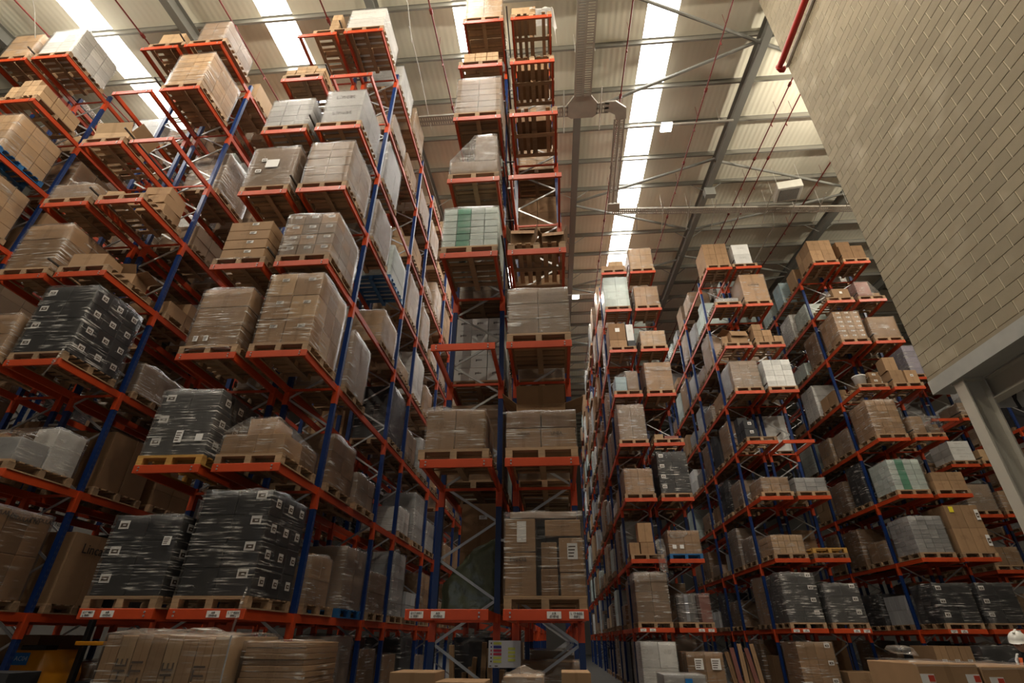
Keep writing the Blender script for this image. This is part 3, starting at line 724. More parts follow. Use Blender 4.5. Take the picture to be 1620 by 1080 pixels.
def make_load(key, c, li, y, spec, where, full=0, dist=10):
    """one pallet load as one thing"""
    z = LEV[li] if li >= 0 else 0.012
    x = col_x(key, c) + spec.get('dx', 0)
    cl = spec.get('c', 'kraft'); h = spec.get('h', 1.0); n = spec.get('n', (2, 2, 2)); w = spec.get('w', 1.12); d = spec.get('d', 1.30); wr = spec.get('wrap', 1)
    desc = spec.get('desc') or (('stretch-wrapped ' if wr else '') + CW.get(cl, 'brown') + ' cartons')
    name = spec.get('name', ('carton_pallet_load', 'wrapped_pallet_load', 'film_shrouded_load')[wr])
    root = thing(name, desc + ', ' + where, 'pallet load', (x, y, z), group='pallet loads on the ' + RN[key])
    pw, pd = 1.18, 1.36
    if spec.get('nopal'): z0 = 0.0
    else: add_pallet(root, pw, pd, spec.get('pal', 'wood'), full, spec.get('rot', False)); z0 = PH
    bev = 0.008 if full else 0.0
    y0 = 0.03 + spec.get('dy', 0)
    if 'boxes' in spec:
        for b in spec['boxes']:     # x0,x1,y0,y1,z0,z1,mat
            o = ob('carton', boxm(b[1]-b[0]-0.008, b[3]-b[2]-0.008, b[5]-b[4]-0.005, b[6], bev), root, ((b[0]+b[1])/2, y0+(b[2]+b[3])/2, z0+b[4]), (0, 0, random.uniform(-0.02, 0.02)))
            if len(b) > 7: ob('label', label_sheet(*b[7]), o, (0.02, -(b[3]-b[2])/2+0.002, (b[5]-b[4])*0.6))
        if spec.get('hull'):
            pts = [(xx, y0+yy, z0+zz) for b in spec['boxes'] for xx in (b[0]-0.02, b[1]+0.02) for yy in (b[2]-0.02, b[3]+0.02) for zz in (b[4], b[5]+0.02)]
            ob('stretch_film', hull_mesh(pts, spec.get('film', 'film'), SEED[0]), root); SEED[0] += 1
        elif wr: wrap(root, w, d, h, z0, y0, wr == 2)
    else:
        cartons(root, cl, h, n, w, d, z0, y0, spec.get('lab'), bev, spec.get('drop', 0), spec.get('mats'), txt=spec.get('txt'))
        if wr: wrap(root, w, d, h, z0, y0, wr == 2, spec.get('sag', 0.03))
    for e in spec.get('extra', ()): e(root, z0, y0, w, d, h)
    return root

# ---- extras used by single loads
def x_paper(fx, fz, ww, hh, kind='none'):
    def f(root, z0, y0, w, d, h): ob('label', label_sheet(ww, hh, kind), root, (fx*w, y0-0.022, z0+fz*h))
    return f
def x_text(body, size, fx, fz, mat='ink_soft'):
    def f(root, z0, y0, w, d, h): ob('lettering', text_mesh(body, size, mat), root, (fx*w, y0-0.006, z0+fz*h), (R(90), 0, 0))
    return f
def x_tail(fx, length, side=1):
    def f(root, z0, y0, w, d, h):
        bm = bmesh.new(); x = fx*w
        tube(bm, [(x, y0-0.03, z0+0.12), (x-0.02, y0-0.05, z0-0.1), (x-0.06, y0-0.06, z0-length*0.55), (x-0.13, y0-0.06, z0-length*0.92), (x-0.15, y0-0.06, z0-length)], [0.012, 0.022, 0.014, 0.012, 0.035], 6)
        o = ob('film_tail', finish(bm, 'tail', 'film_thick', True), root)
    return f
def crumple(name, root, pts, seed, mat='film_thick', amp=0.05):
    return ob(name, hull_mesh(pts, mat, seed, amp), root)
def x_crumple(a, b, seed=1, amp=0.05):
    def f(root, z0, y0, w, d, h):
        pts = [Vector((a[0]+(b[0]-a[0])*random.random(), y0+a[1]+(b[1]-a[1])*random.random(), z0+a[2]+(b[2]-a[2])*random.random())) for _ in range(26)]
        crumple('loose_film', root, pts, seed, amp=amp)
    return f
def x_hood(root, z0, y0, w, d, h):
    bm = bmesh.new(); bmesh.ops.create_grid(bm, x_segments=16, y_segments=16, size=0.5)
    for v in bm.verts:
        x, y = v.co.x*1.75, v.co.y*1.8; e = max(abs(x)-w/2-0.01, abs(y)-d/2-0.01, 0)
        n = noise.noise_vector(Vector((x*3, y*3, 5)))
        v.co = Vector((max(-w/2-0.08, min(w/2+0.06, x)) + n.x*0.03, max(-d/2-0.05, min(d/2+0.05, y)) + n.y*0.03 + d/2 + y0, z0 + h + 0.03 + n.z*0.05 - e*1.3))
    ob('film_hood', finish(bm, 'hood', 'film_thick', True), root)

def flap_mesh(l, d, mat):
    k = ('flap', round(l, 2), round(d, 2), mat)
    if k not in CACHE:
        bm = bmesh.new(); bbox(bm, (-l/2, 0, 0), (l/2, d, 0.006)); CACHE[k] = finish(bm, 'flap', mat)
    return CACHE[k]
def open_carton(label, loc, w, d, h, mat, rot=0, ang=(40, 70, 20, 55), parent=None, group=None, filler=None):
    bm = bmesh.new(); t = 0.008
    bbox(bm, (-w/2, -d/2, 0), (w/2, d/2, t)); bbox(bm, (-w/2, -d/2, t), (w/2, -d/2+t, h)); bbox(bm, (-w/2, d/2-t, t), (w/2, d/2, h))
    bbox(bm, (-w/2, -d/2+t, t), (-w/2+t, d/2-t, h)); bbox(bm, (w/2-t, -d/2+t, t), (w/2, d/2-t, h))
    me = finish(bm, 'open_carton', mat)
    if parent: o = ob('carton', me, parent, loc, (0, 0, R(rot)))
    else: o = thing('open_carton', label, 'carton', loc, me, group, (0, 0, R(rot)))
    for (x, y, rz_, l, dd, a) in ((0, d/2, 0, w, d*0.45, ang[0]), (-w/2, 0, 90, d, w*0.4, ang[1]), (0, -d/2, 180, w, d*0.45, ang[2]), (w/2, 0, 270, d, w*0.4, ang[3])):
        ob('flap', flap_mesh(l-0.01, dd, mat), o, (x, y, h), (R(a), 0, R(rz_)))
    if filler: ob('contents', boxm(w-0.05, d-0.05, h*0.85, filler), o, (0, 0, 0.01))
    return o
def loose(label, loc, w, d, h, mat, rot=0, group=None, lab=None, bev=0.006, name='carton'):
    o = thing(name, label, 'carton', loc, boxm(w, d, h, mat, bev), group, (0, 0, R(rot)))
    if lab: ob('label', label_sheet(*lab), o, (0.0, -d/2-0.001, h*0.6))
    return o
def bare_pallet(key, c, li, y, label, full=1, mat='wood', rot=False, n=1):
    for i in range(n):
        t = thing('wooden_pallet', label if n == 1 else label, 'pallet', (col_x(key, c), y, LEV[li] + i*PH), group='bare pallets on the racks')
        add_pallet(t, 1.18, 1.36, mat, full, rot)

# ---------------------------------------------------------------- loads at the rack fronts, as seen
def mint(ix, iy, iz): return 'carton_green' if ix == 1 and iz < 6 else 'carton_mint'
FR = {
('B',0,1): dict(c='kraft', h=0.70, n=(2,2,1), w=1.0, wrap=1, dx=-0.05, extra=[x_crumple((-0.52,-0.05,0.60),(-0.1,0.3,0.80),3)]),
('B',0,3): dict(c='carton_mint', h=1.10, n=(4,4,6), w=1.18, wrap=1, mats=mint, desc='wrapped pale mint boxes with green panel'),
('B',0,4): dict(c='kraft_grey', h=1.3, wrap=2, desc='film-wrapped grey load rising to a peak', boxes=[(-0.55,0.52,0,1.2,0,0.42,'kraft_grey'),(0.0,0.50,0,1.0,0.42,1.28,'kraft_grey')], hull=1, film='film_thick'),
('B',0,5): dict(c='kraft_grey', h=1.42, n=(2,2,6), w=1.14, wrap=2),
('B',0,6): dict(c='kraft_pale', h=0.42, n=(3,2,2), w=0.95, wrap=0, drop=0.35, desc='few low tan cartons'),
('B',0,7): dict(c='kraft_pale', h=1.25, n=(2,2,4), w=1.08, wrap=2),
('B',1,0): dict(h=1.16, w=1.16, wrap=1, desc='mixed brown cartons under glossy film', boxes=[(-0.58,-0.12,0,0.6,0,0.58,'kraft'),(-0.58,-0.12,0,0.6,0.585,1.06,'kraft',(0.14,0.3,'none')),(-0.05,0.2,0,0.6,0,0.36,'kraft_dark'),(-0.05,0.19,0,0.6,0.365,0.72,'kraft'),(0.02,0.56,0,0.6,0.80,1.04,'kraft'),(0.22,0.58,0,0.6,0,0.30,'kraft'),(0.22,0.58,0,0.6,0.305,0.78,'kraft',(0.15,0.22,'lines')),(-0.5,0.5,0.62,1.3,0,1.05,'kraft_dark'),(-0.52,0.5,0,0.8,1.06,1.16,'kraft_grey')], extra=[x_text('Hecla', 0.11, -0.33, 0.42)]),
('B',1,1): dict(h=0.64, w=1.14, wrap=1, desc='brown cartons with wrapped darker row on top', boxes=[(-0.57,0,0,1.25,0,0.34,'kraft'),(0,0.57,0,1.25,0,0.34,'kraft'),(-0.58,0,0,1.25,0.345,0.64,'kraft_dark'),(0,0.58,0,1.25,0.345,0.64,'kraft_dark')], extra=[x_text('LINEA', 0.07, -0.25, 0.38), x_text('LINEA', 0.07, 0.22, 0.38), lambda root, z0, y0, w, d, h: open_carton('', (0.0, 0.6, z0+0.65), 0.85, 0.7, 0.22, 'kraft_dark', 0, (70, 40, 60, 20), parent=root)]),
('B',1,2): dict(c='kraft_grey', h=1.02, n=(2,2,3), w=1.14, wrap=2),
('B',1,5): dict(c='kraft_dark', h=0.35, n=(2,2,1), w=0.9, wrap=0, rot=True, dy=0.35, d=0.9),
('B',1,6): dict(c='kraft_dark', h=0.30, n=(2,2,1), w=0.9, wrap=0, rot=True, dy=0.35, d=0.9),
('A',0,0): dict(c='carton_dark', h=1.18, n=(2,3,3), w=1.14, wrap=1, lab='left', extra=[x_paper(0.38,0.66,0.13,0.13,'lines')], pal='wood'),
('A',0,1): dict(c='carton_dark', h=1.24, n=(2,3,3), w=1.12, wrap=2, lab='left', pal='wood_yellow', extra=[x_paper(0.02,0.27,0.13,0.22,'lines'), x_paper(0.36,0.25,0.13,0.13,'none')]),
('A',0,2): dict(c='kraft', h=1.36, n=(1,2,3), w=1.04, wrap=1, extra=[x_paper(-0.32,0.12,0.09,0.12,'lines'), x_paper(-0.12,0.12,0.09,0.12,'lines'), x_crumple((-0.6,-0.06,-0.1),(0.5,0.05,0.03),8)]),
('A',0,3): dict(c='kraft', h=1.05, n=(1,2,4), w=0.98, wrap=0, lab='each', extra=[x_crumple((-0.6,-0.06,-0.06),(0.4,0.1,0.02),5)]),
('A',0,4): dict(c='kraft_grey', h=1.34, n=(1,1,1), w=1.15, wrap=1, extra=[x_paper(0.0,0.56,0.32,0.26), x_paper(-0.2,0.66,0.13,0.1,'bar'), x_paper(-0.26,0.38,0.14,0.1,'bar')], desc='tall wrapped grey-brown crate with white sheet'),
('A',0,5): dict(c='carton_grey', h=1.05, n=(3,2,5), w=1.14, wrap=2, desc='silver film-wrapped stack'),
('A',0,7): dict(c='kraft_pale', h=0.85, n=(1,3,3), w=0.3, dx=0.44, wrap=0, nopal=False, desc='narrow tan stack') ,
('A',1,0): dict(c='carton_dark', h=1.56, n=(2,3,4), w=1.16, wrap=1, lab='right', pal='wood', extra=[x_tail(0.46, 0.95)]),
('A',1,1): dict(h=0.66, wrap=1, w=1.12, desc='low wrapped brown cartons, one on top', boxes=[(-0.56,0.05,0,0.65,0,0.36,'kraft'),(0.05,0.56,0,0.65,0,0.36,'kraft'),(-0.56,0.56,0.66,1.3,0,0.36,'kraft_dark'),(-0.22,0.28,0.1,0.7,0.365,0.68,'kraft')], hull=1),
('A',1,2): dict(c='kraft', h=1.68, w=1.12, wrap=1, n=(2,3,3), lab='each', mats=('kraft','kraft','kraft_pale')),
('A',1,3): dict(c='kraft_grey', h=1.18, n=(3,3,4), w=1.14, wrap=1, mats=('kraft_grey','kraft_grey','kraft'), lab='each'),
('A',1,4): dict(c='kraft_grey', h=1.42, n=(2,2,5), w=1.08, wrap=1),
('A',1,5): dict(c='carton_grey', h=1.30, n=(1,2,2), w=1.02, wrap=1, txt=('Lincat', None, 0.22), desc='big pale grey boxes lettered in black'),
('A',1,7): dict(c='carton_white', h=1.02, n=(1,1,2), w=1.1, wrap=1, desc='white strapped crate'),
('C',0,2): dict(c='kraft', h=0.95, n=(1,2,2), w=1.05, wrap=1, extra=[x_text('LERO', 0.2, 0.1, 0.45)]),
('C',0,3): dict(c='kraft', h=1.30, n=(1,2,3), w=1.1, wrap=1),
('C',0,4): dict(c='kraft', h=0.45, n=(1,1,1), w=1.1, wrap=2, sag=0.12, extra=[x_crumple((-0.5,0.0,0.3),(0.5,1.0,0.62),9,0.06)], desc='flat brown carton under crumpled film'),
('C',0,7): dict(c='kraft_pale', h=0.55, n=(1,2,1), w=0.75, dx=0.2, wrap=0),
('C',1,0): dict(c='kraft_dark', h=1.42, n=(2,3,2), w=1.14, wrap=1, extra=[lambda root, z0, y0, w, d, h: [ob('lettering', text_mesh('MODULAR Nu', 0.10, 'ink'), root, (w/2+0.004, 0.3+0.45*i, z0+h*(0.93 if i != 1 else 0.9)), (R(90), 0, R(90))) for i in range(3)]], desc='big dark brown printed cartons in film'),
('C',1,1): dict(h=0.86, wrap=1, w=1.14, desc='sagging film over white and brown boxes', boxes=[(-0.56,0.1,0,1.3,0,0.5,'kraft'),(0.1,0.56,0,0.6,0,0.42,'carton_grey'),(0.1,0.56,0.62,1.3,0,0.80,'carton_white')], hull=1),
('C',1,2): dict(c='carton_dark', h=1.62, n=(2,3,4), w=1.16, wrap=1, lab='left', pal='wood', extra=[x_tail(0.48, 0.55)]),
('C',1,6): dict(c='kraft_pale', h=1.50, n=(2,3,7), w=1.08, wrap=1),
('C',1,7): dict(c='kraft_grey', h=1.0, n=(2,2,3), w=0.85, dx=0.1, wrap=1, extra=[lambda root, z0, y0, w, d, h: cartons(root, 'kraft_pale', 0.5, (2,1,2), 0.85, 0.4, z0, 0.95)]),
('Z',0,7): dict(c='kraft_pale', h=1.2, n=(1,2,3), w=1.0, wrap=1),
('Z',1,7): dict(c='carton_white', h=1.28, n=(2,3,4), w=1.12, wrap=2),
('Z',1,5): dict(c='kraft_pale', h=1.35, n=(2,3,4), w=1.1, wrap=1, pal='plastic_blue'),
('Z',1,4): dict(c='kraft_pale', h=1.5, n=(2,3,4), w=1.1, wrap=1),
('Z',1,3): dict(c='kraft', h=1.2, n=(2,2,3), w=1.1, wrap=1),
('D',0,0): dict(c='kraft_grey', h=1.56, n=(2,2,5), w=1.14, wrap=1, extra=[x_hood], desc='tall grey-brown cartons under a film hood'),
('D',0,2): dict(c='kraft', h=0.97, n=(2,2,3), w=1.1, wrap=1),
('D',0,3): dict(c='kraft_grey', h=1.52, n=(2,2,3), w=1.1, wrap=2, extra=[x_crumple((-0.1,0.2,1.45),(0.45,0.7,1.66),4)]),
('D',0,4): dict(h=0.9, wrap=1, desc='pale blue boxes under slanted film', boxes=[(-0.5,-0.02,0,1.0,0,0.36,'carton_blue'),(-0.5,-0.02,0,1.0,0.365,0.66,'carton_blue'),(0.0,0.48,0,1.1,0,0.90,'kraft_grey')], hull=1),
('D',0,5): dict(h=1.2, wrap=0, w=1.1, desc='brown crate beside narrow white panel', boxes=[(-0.55,0.2,0,1.2,0,0.35,'kraft'),(-0.55,0.2,0,1.2,0.36,1.22,'kraft_dark',(0.2,0.2,'none')),(0.24,0.56,0,1.0,0,0.3,'carton_dark'),(0.24,0.56,0,1.0,0.3,1.15,'carton_white')]),
('D',0,6): dict(c='carton_mint', h=1.70, n=(2,2,4), w=1.14, wrap=1),
('D',1,0): dict(h=0.86, wrap=1, desc='film-wrapped silver drum and red-strapped box', boxes=[(0.2,0.56,0,0.8,0,0.84,'carton_red')], drum=1),
('D',1,1): dict(c='kraft', h=0.80, n=(2,2,2), w=1.14, wrap=1, pal='plastic_blue', extra=[x_crumple((-0.55,-0.05,0.5),(0.3,0.0,0.78),2,0.03), x_paper(-0.33,0.3,0.14,0.13), x_paper(-0.1,0.3,0.14,0.13)]),
('D',1,2): dict(c='carton_dark', h=1.62, n=(2,3,4), w=1.14, wrap=1, lab='left', mats=None),
('D',1,3): dict(h=0.2, wrap=0, desc='low flat packs', boxes=[(-0.55,-0.2,0,1.0,0,0.2,'kraft_pale'),(-0.15,0.4,0,1.0,0,0.12,'carton_red')]),
('D',1,4): dict(c='kraft', h=1.32, n=(1,2,2), w=1.14, wrap=1, extra=[x_crumple((-0.55,-0.04,0.9),(0.55,0.0,1.1),6,0.03)]),
('D',1,5): dict(c='kraft_pale', h=0.76, n=(2,2,4), w=1.1, wrap=2),
('D',1,6): dict(c='kraft', h=1.08, n=(2,2,2), w=1.12, wrap=1),
('D',1,7): dict(c='kraft_pale', h=1.26, n=(2,2,3), w=1.12, wrap=1),
('E',0,0): dict(c='carton_dark', h=1.54, n=(2,3,4), w=1.14, wrap=2, lab='right', pal='wood'),
('E',0,1): dict(c='kraft_pale', h=0.62, n=(5,3,3), w=1.1, wrap=1),
('E',0,2): dict(c='kraft', h=0.54, n=(3,2,2), w=1.0, wrap=1, dx=0.08),
('E',0,3): dict(h=1.05, wrap=0, desc='dark grey labelled cartons stacked in steps', boxes=[(-0.56,-0.08,0.02,0.5,0,0.36,'carton_dark',(0.14,0.12,'bar')),(-0.56,-0.14,0.02,0.5,0.365,0.72,'carton_dark',(0.14,0.12,'bar')),(-0.56,-0.1,0.55,1.1,0,0.36,'carton_dark'),(-0.56,-0.12,0.55,1.1,0.365,0.72,'carton_dark'),(-0.56,-0.16,0.6,1.1,0.725,1.05,'carton_dark')]),
('E',0,4): dict(c='carton_white', h=1.24, n=(3,4,7), w=1.14, wrap=2, mats=lambda ix, iy, iz: 'carton_grey' if ix == 0 and iy > 0 else 'kraft_grey', desc='grey and brown cartons in silvery film'),
('E',0,6): dict(c='carton_grey', h=0.2, n=(2,2,1), w=1.0, wrap=2, sag=0.15, extra=[x_crumple((-0.5,-0.06,0.1),(0.1,0.6,0.32),7)], desc='low load under rumpled white film'),
('E',0,7): dict(c='kraft', h=1.32, n=(2,2,2), w=1.14, wrap=0),
('E',1,0): dict(c='carton_dark', h=1.20, n=(2,3,3), w=1.14, wrap=2, lab='right', pal='wood'),
('E',1,2): dict(c='carton_grey', h=0.5, n=(3,2,3), w=1.12, wrap=1),
('E',1,4): dict(c='carton_white', h=1.26, n=(3,3,5), w=1.14, wrap=0),
('E',1,6): dict(c='kraft', h=1.52, n=(1,2,1), w=1.14, wrap=1, txt=('LUMINA', None, 0.14), desc='large wrapped brown crate'),
('E',1,7): dict(c='carton_white', h=1.2, n=(1,2,2), w=0.8, dx=-0.15, wrap=0),
('F',0,0): dict(c='carton_dark', h=1.20, n=(2,3,3), w=1.15, wrap=1, lab='left', pal='wood'),
('F',0,1): dict(c='carton_grey', h=1.23, n=(4,4,8), w=1.14, wrap=1, desc='pale brick-like small boxes in film'),
('F',0,2): dict(c='carton_mint', h=1.14, n=(4,4,6), w=1.16, wrap=1, mats=mint, desc='wrapped pale mint boxes with green panel'),
('F',0,3): dict(c='kraft', h=1.45, n=(3,3,6), w=1.14, wrap=1),
('F',0,5): dict(c='kraft', h=1.40, n=(3,3,6), w=1.12, wrap=1, lab='each'),
('F',0,7): dict(c='kraft', h=1.22, n=(2,3,2), w=1.1, wrap=0),
('F',1,0): dict(c='carton_dark', h=1.20, n=(2,3,3), w=1.15, wrap=1, lab='left', pal='wood'),
('F',1,1): dict(c='kraft', h=1.60, n=(2,2,2), w=1.14, wrap=0, extra=[x_paper(0.40,0.78,0.13,0.36,'bar'), x_paper(0.42,0.24,0.13,0.36,'bar'), lambda root, z0, y0, w, d, h: ob('sticker', boxm(0.15, 0.004, 0.2, 'sticker_yellow'), root, (-0.35, y0-0.006, z0+h*0.84))]),
('F',1,2): dict(c='kraft', h=0.64, n=(2,2,2), w=1.12, wrap=0),
('F',1,3): dict(h=0.7, wrap=1, desc='brown cartons under trailing white film', boxes=[(-0.5,-0.05,0,0.7,0,0.7,'kraft'),(0.1,0.45,0,0.5,0,0.35,'kraft_dark')], extra=[x_crumple((-0.1,-0.1,0.0),(0.25,0.3,0.8),12,0.08)]),
('F',1,5): dict(c='kraft', h=1.06, n=(1,2,1), w=1.14, wrap=1),
('F',1,6): dict(h=0.82, wrap=1, desc='reddish-brown load slumped in film', boxes=[(-0.5,0.1,0,1.0,0,0.80,'carton_red'),(0.1,0.55,0.2,1.0,0,0.3,'kraft')], hull=1, film='film_thick'),
('F',1,7): dict(c='kraft_dark', h=0.8, n=(2,2,1), w=1.1, wrap=0, extra=[lambda root, z0, y0, w, d, h: ob('carton', boxm(0.62, 0.9, 0.34, 'kraft_dark'), root, (-0.22, 0.6, z0+0.8))]),
('G',0,1): dict(c='kraft', h=0.7, n=(2,2,1), wrap=1), ('G',0,2): dict(c='kraft_grey', h=1.1, n=(1,2,2), wrap=2), ('G',1,2): dict(c='kraft', h=0.8, n=(2,2,2), wrap=1),
('G',0,3): dict(c='carton_white', h=0.9, n=(1,2,3), wrap=0, dx=0.1, w=0.9), ('G',1,3): dict(c='kraft_pale', h=0.5, n=(2,2,1), wrap=0),
('G',1,4): dict(c='kraft_grey', h=0.6, n=(2,2,1), wrap=1), ('G',0,5): dict(c='carton_violet', h=1.6, n=(2,3,5), w=1.14, wrap=2), ('G',1,5): dict(c='carton_violet', h=1.5, n=(2,3,5), wrap=2),
}
SIDE = ('left', 'right')
for (k, c, li), sp in FR.items():
    full = 1 if k in 'ZCAB' else 0
    where = 'front %s, %s shelf, %s' % (SIDE[c], LVN[li], RN[k])
    yf = RK[k][1]
    root = make_load(k, c, li, yf - 0.03, sp, where, full)
    if sp.get('drum'):
        bm = bmesh.new(); prof = [(0.36, 0), (0.37, 0.02), (0.36, 0.27), (0.375, 0.28), (0.36, 0.30), (0.36, 0.55), (0.375, 0.56), (0.36, 0.58), (0.36, 0.84), (0.33, 0.85)]
        rings = [[bm.verts.new((r_*math.cos(t_*math.pi/10)-0.18, r_*math.sin(t_*math.pi/10)+0.42, z_+PH)) for t_ in range(20)] for r_, z_ in prof]
        for a, b in zip(rings, rings[1:]):
            for t_ in range(20): bm.faces.new((a[t_], a[(t_+1) % 20], b[(t_+1) % 20], b[t_]))
        bm.faces.new(rings[-1]); ob('drum', finish(bm, 'drum', 'drum_silver', False), root)
# pallets carrying loose, unwrapped things
def slot_label(k, c, li, what): return '%s, front %s, %s shelf, %s' % (what, SIDE[c], LVN[li], RN[k])
yn, yfr = 8.07, 20.28
bare_pallet('B', 1, 3, yn, slot_label('B', 1, 3, 'wooden pallet under two open cartons'), rot=True)
zt = LEV[3] + PH
open_carton('open brown carton with flaps, left of two on the central rack', (col_x('B',1)-0.30, yn+0.3, zt), 0.50, 0.45, 0.40, 'kraft_dark', 3, (75, 60, -60, 70), filler='carton_grey', group='open cartons')
open_carton('open brown carton with flaps, right of two on the central rack', (col_x('B',1)+0.36, yn+0.28, zt), 0.46, 0.42, 0.30, 'kraft_dark', -4, (30, 60, -60, 70), filler='carton_grey', group='open cartons')
bare_pallet('B', 1, 7, yn, slot_label('B', 1, 7, 'wooden pallet holding a carton and white sheeting'), rot=True)
loose('pale carton beside white sheeting, top shelf of the central rack', (col_x('B',1)-0.22, yn+0.35, LEV[7]+PH), 0.7, 0.6, 0.42, 'kraft_pale')
bm = bmesh.new(); bmesh.ops.create_grid(bm, x_segments=20, y_segments=20, size=0.5)
for v in bm.verts:
    x, y = v.co.x*0.85, v.co.y*0.7; n = noise.noise_vector(Vector((x*5, y*5, 2)))
    z = 0.47 + n.z*0.09
    if x > 0.28: z -= (x-0.28)*8.0; x = 0.28 + (x-0.28)*0.25
    if y < -0.22: z -= (-0.22-y)*2.6
    v.co = Vector((x + n.x*0.05, y + n.y*0.05, z))
thing('plastic_sheet', 'crumpled white plastic sheet draped over the top of the central rack', 'plastic sheet', (col_x('B',1)+0.38, yn+0.32, LEV[7]+PH), finish(bm, 'sheet', 'white_poly', True))
bare_pallet('A', 0, 6, yn, slot_label('A', 0, 6, 'wooden pallet under flat cartons'))
q = 0
for iz in range(3):
    for ix in range(4):
        if iz == 2 and ix in (0, 3): continue
        q += 1; loose('flat tan carton %s of the %s row on the third rack, seventh shelf' % (('leftmost', 'second', 'third', 'rightmost')[ix], ('lowest', 'middle', 'upper')[iz]), (col_x('A',0)-0.42+0.28*ix, yn+0.4, LEV[6]+PH+0.15*iz), 0.27, 0.7, 0.145, 'kraft_pale', random.uniform(-3, 3), 'flat cartons on the third rack')
bare_pallet('C', 1, 4, yn, slot_label('C', 1, 4, 'wooden pallet under a carton stack'))
for i, (w_, h_) in enumerate(((0.72, 0.32), (0.70, 0.30), (0.66, 0.26))):
    loose('brown carton, %s of the stack on the second rack, fifth shelf' % ('lowest', 'middle', 'topmost')[i], (col_x('C',1)+0.16, yn+0.95, LEV[4]+PH+sum((0.325, 0.305, 0)[:i])), w_, 0.62, h_, 'kraft', random.uniform(-4, 4), 'cartons on the second rack')
loose('small tan carton in front of the stack on the second rack, fifth shelf', (col_x('C',1)-0.35, yn+0.3, LEV[4]+PH), 0.4, 0.4, 0.22, 'kraft_pale', 5)
bare_pallet('C', 1, 3, yn, slot_label('C', 1, 3, 'wooden pallet with loose cartons'))
loose('wide low brown carton at the front of the second rack, fourth shelf', (col_x('C',1)-0.05, yn+0.3, LEV[3]+PH), 0.78, 0.5, 0.36, 'kraft', 3)
open_carton('open brown carton behind the low one on the second rack, fourth shelf', (col_x('C',1)+0.2, yn+0.95, LEV[3]+PH), 0.6, 0.5, 0.3, 'kraft', 8, (60, 40, 60, 20), group='open cartons')
bare_pallet('C', 0, 5, yn, slot_label('C', 0, 5, 'wooden pallet under an open tray'))
open_carton('shallow open tan carton on the second rack, sixth shelf', (col_x('C',0)+0.1, yn+0.4, LEV[5]+PH), 1.0, 0.7, 0.24, 'kraft_pale', 2, (70, 50, 75, 60), group='open cartons')
bare_pallet('Z', 1, 6, yn, slot_label('Z', 1, 6, 'wooden pallet under small tan cartons'), rot=True)
q = 0
for (ix, iz, iy) in [(0,0,0),(1,0,0),(2,0,0),(3,0,0),(0,1,0),(1,1,0),(2,1,0),(3,1,0),(1,2,0),(2,2,0),(3,0,1),(3,1,1),(3,0,2),(3,1,2),(2,0,2)]:
    loose('small tan carton, %s %s %s of the pile, leftmost rack' % (('lower', 'middle', 'upper')[iz], ('front', 'centre', 'rear')[iy], ('far-left one', 'left one', 'right one', 'far-right one')[ix]), (col_x('Z',1)-0.42+0.28*ix, yn+0.25+0.42*iy, LEV[6]+PH+0.27*iz), 0.265, 0.4, 0.265, 'kraft_pale', random.uniform(-3, 3), 'small tan cartons on the leftmost rack')
bare_pallet('D', 0, 1, yfr, slot_label('D', 0, 1, 'wooden pallet under loose cartons'), full=0)
zt = LEV[1]+PH
loose('tall tan carton standing on the rack right of centre, second shelf', (col_x('D',0)+0.02, yfr+0.35, zt+0.42), 0.52, 0.5, 0.68, 'kraft')
loose('purple-topped carton under the tall one, second shelf, right of centre', (col_x('D',0)+0.05, yfr+0.35, zt), 0.5, 0.5, 0.41, 'kraft')
loose('small carton left of the tall one, second shelf, right of centre', (col_x('D',0)-0.42, yfr+0.35, zt), 0.36, 0.5, 0.40, 'kraft')
pts = [(0.45+random.uniform(-0.12,0.22), random.uniform(-0.1,0.05), z_) for z_ in (0.5, 0.3, 0.0, -0.3, -0.5, -0.62) for _ in range(4)]
thing('loose_film', 'loose clear film hanging over the shelf edge, right of centre', 'plastic film', (col_x('D',0), yfr, zt), hull_mesh(pts, 'film_thick', 31, 0.06))
bare_pallet('D', 0, 7, yfr, slot_label('D', 0, 7, 'wooden pallet under small strapped cartons'), full=0)
loose('low tan carton row, top shelf, rack right of centre', (col_x('D',0), yfr+0.4, LEV[7]+PH), 1.15, 0.7, 0.26, 'kraft')
loose('strapped tan carton on the low row, top shelf, right of centre', (col_x('D',0)+0.15, yfr+0.4, LEV[7]+PH+0.265), 0.7, 0.6, 0.3, 'kraft_pale')
bare_pallet('E', 1, 1, yfr, slot_label('E', 1, 1, 'grey wooden pallet under an orange one'), full=0, mat='wood_dark')
t = thing('wooden_pallet', 'bright orange-yellow pallet lying on another, second shelf, middle right-hand rack', 'pallet', (col_x('E',1), yfr, LEV[1]+PH)); add_pallet(t, 1.18, 1.36, 'wood_yellow', 1)
bare_pallet('E', 0, 5, yfr, slot_label('E', 0, 5, 'wooden pallet under open cartons'), full=0)
open_carton('big open brown carton with film, sixth shelf, middle right-hand rack', (col_x('E',0)+0.1, yfr+0.45, LEV[5]+PH), 0.75, 0.7, 0.62, 'kraft', 6, (60, 20, -70, 40), group='open cartons')
loose('low brown carton before the open one, sixth shelf, middle right-hand rack', (col_x('E',0)-0.42, yfr+0.4, LEV[5]+PH), 0.25, 0.5, 0.4, 'kraft', -12)
bare_pallet('E', 1, 5, yfr, slot_label('E', 1, 5, 'wooden pallet under small brown cartons'), full=0)
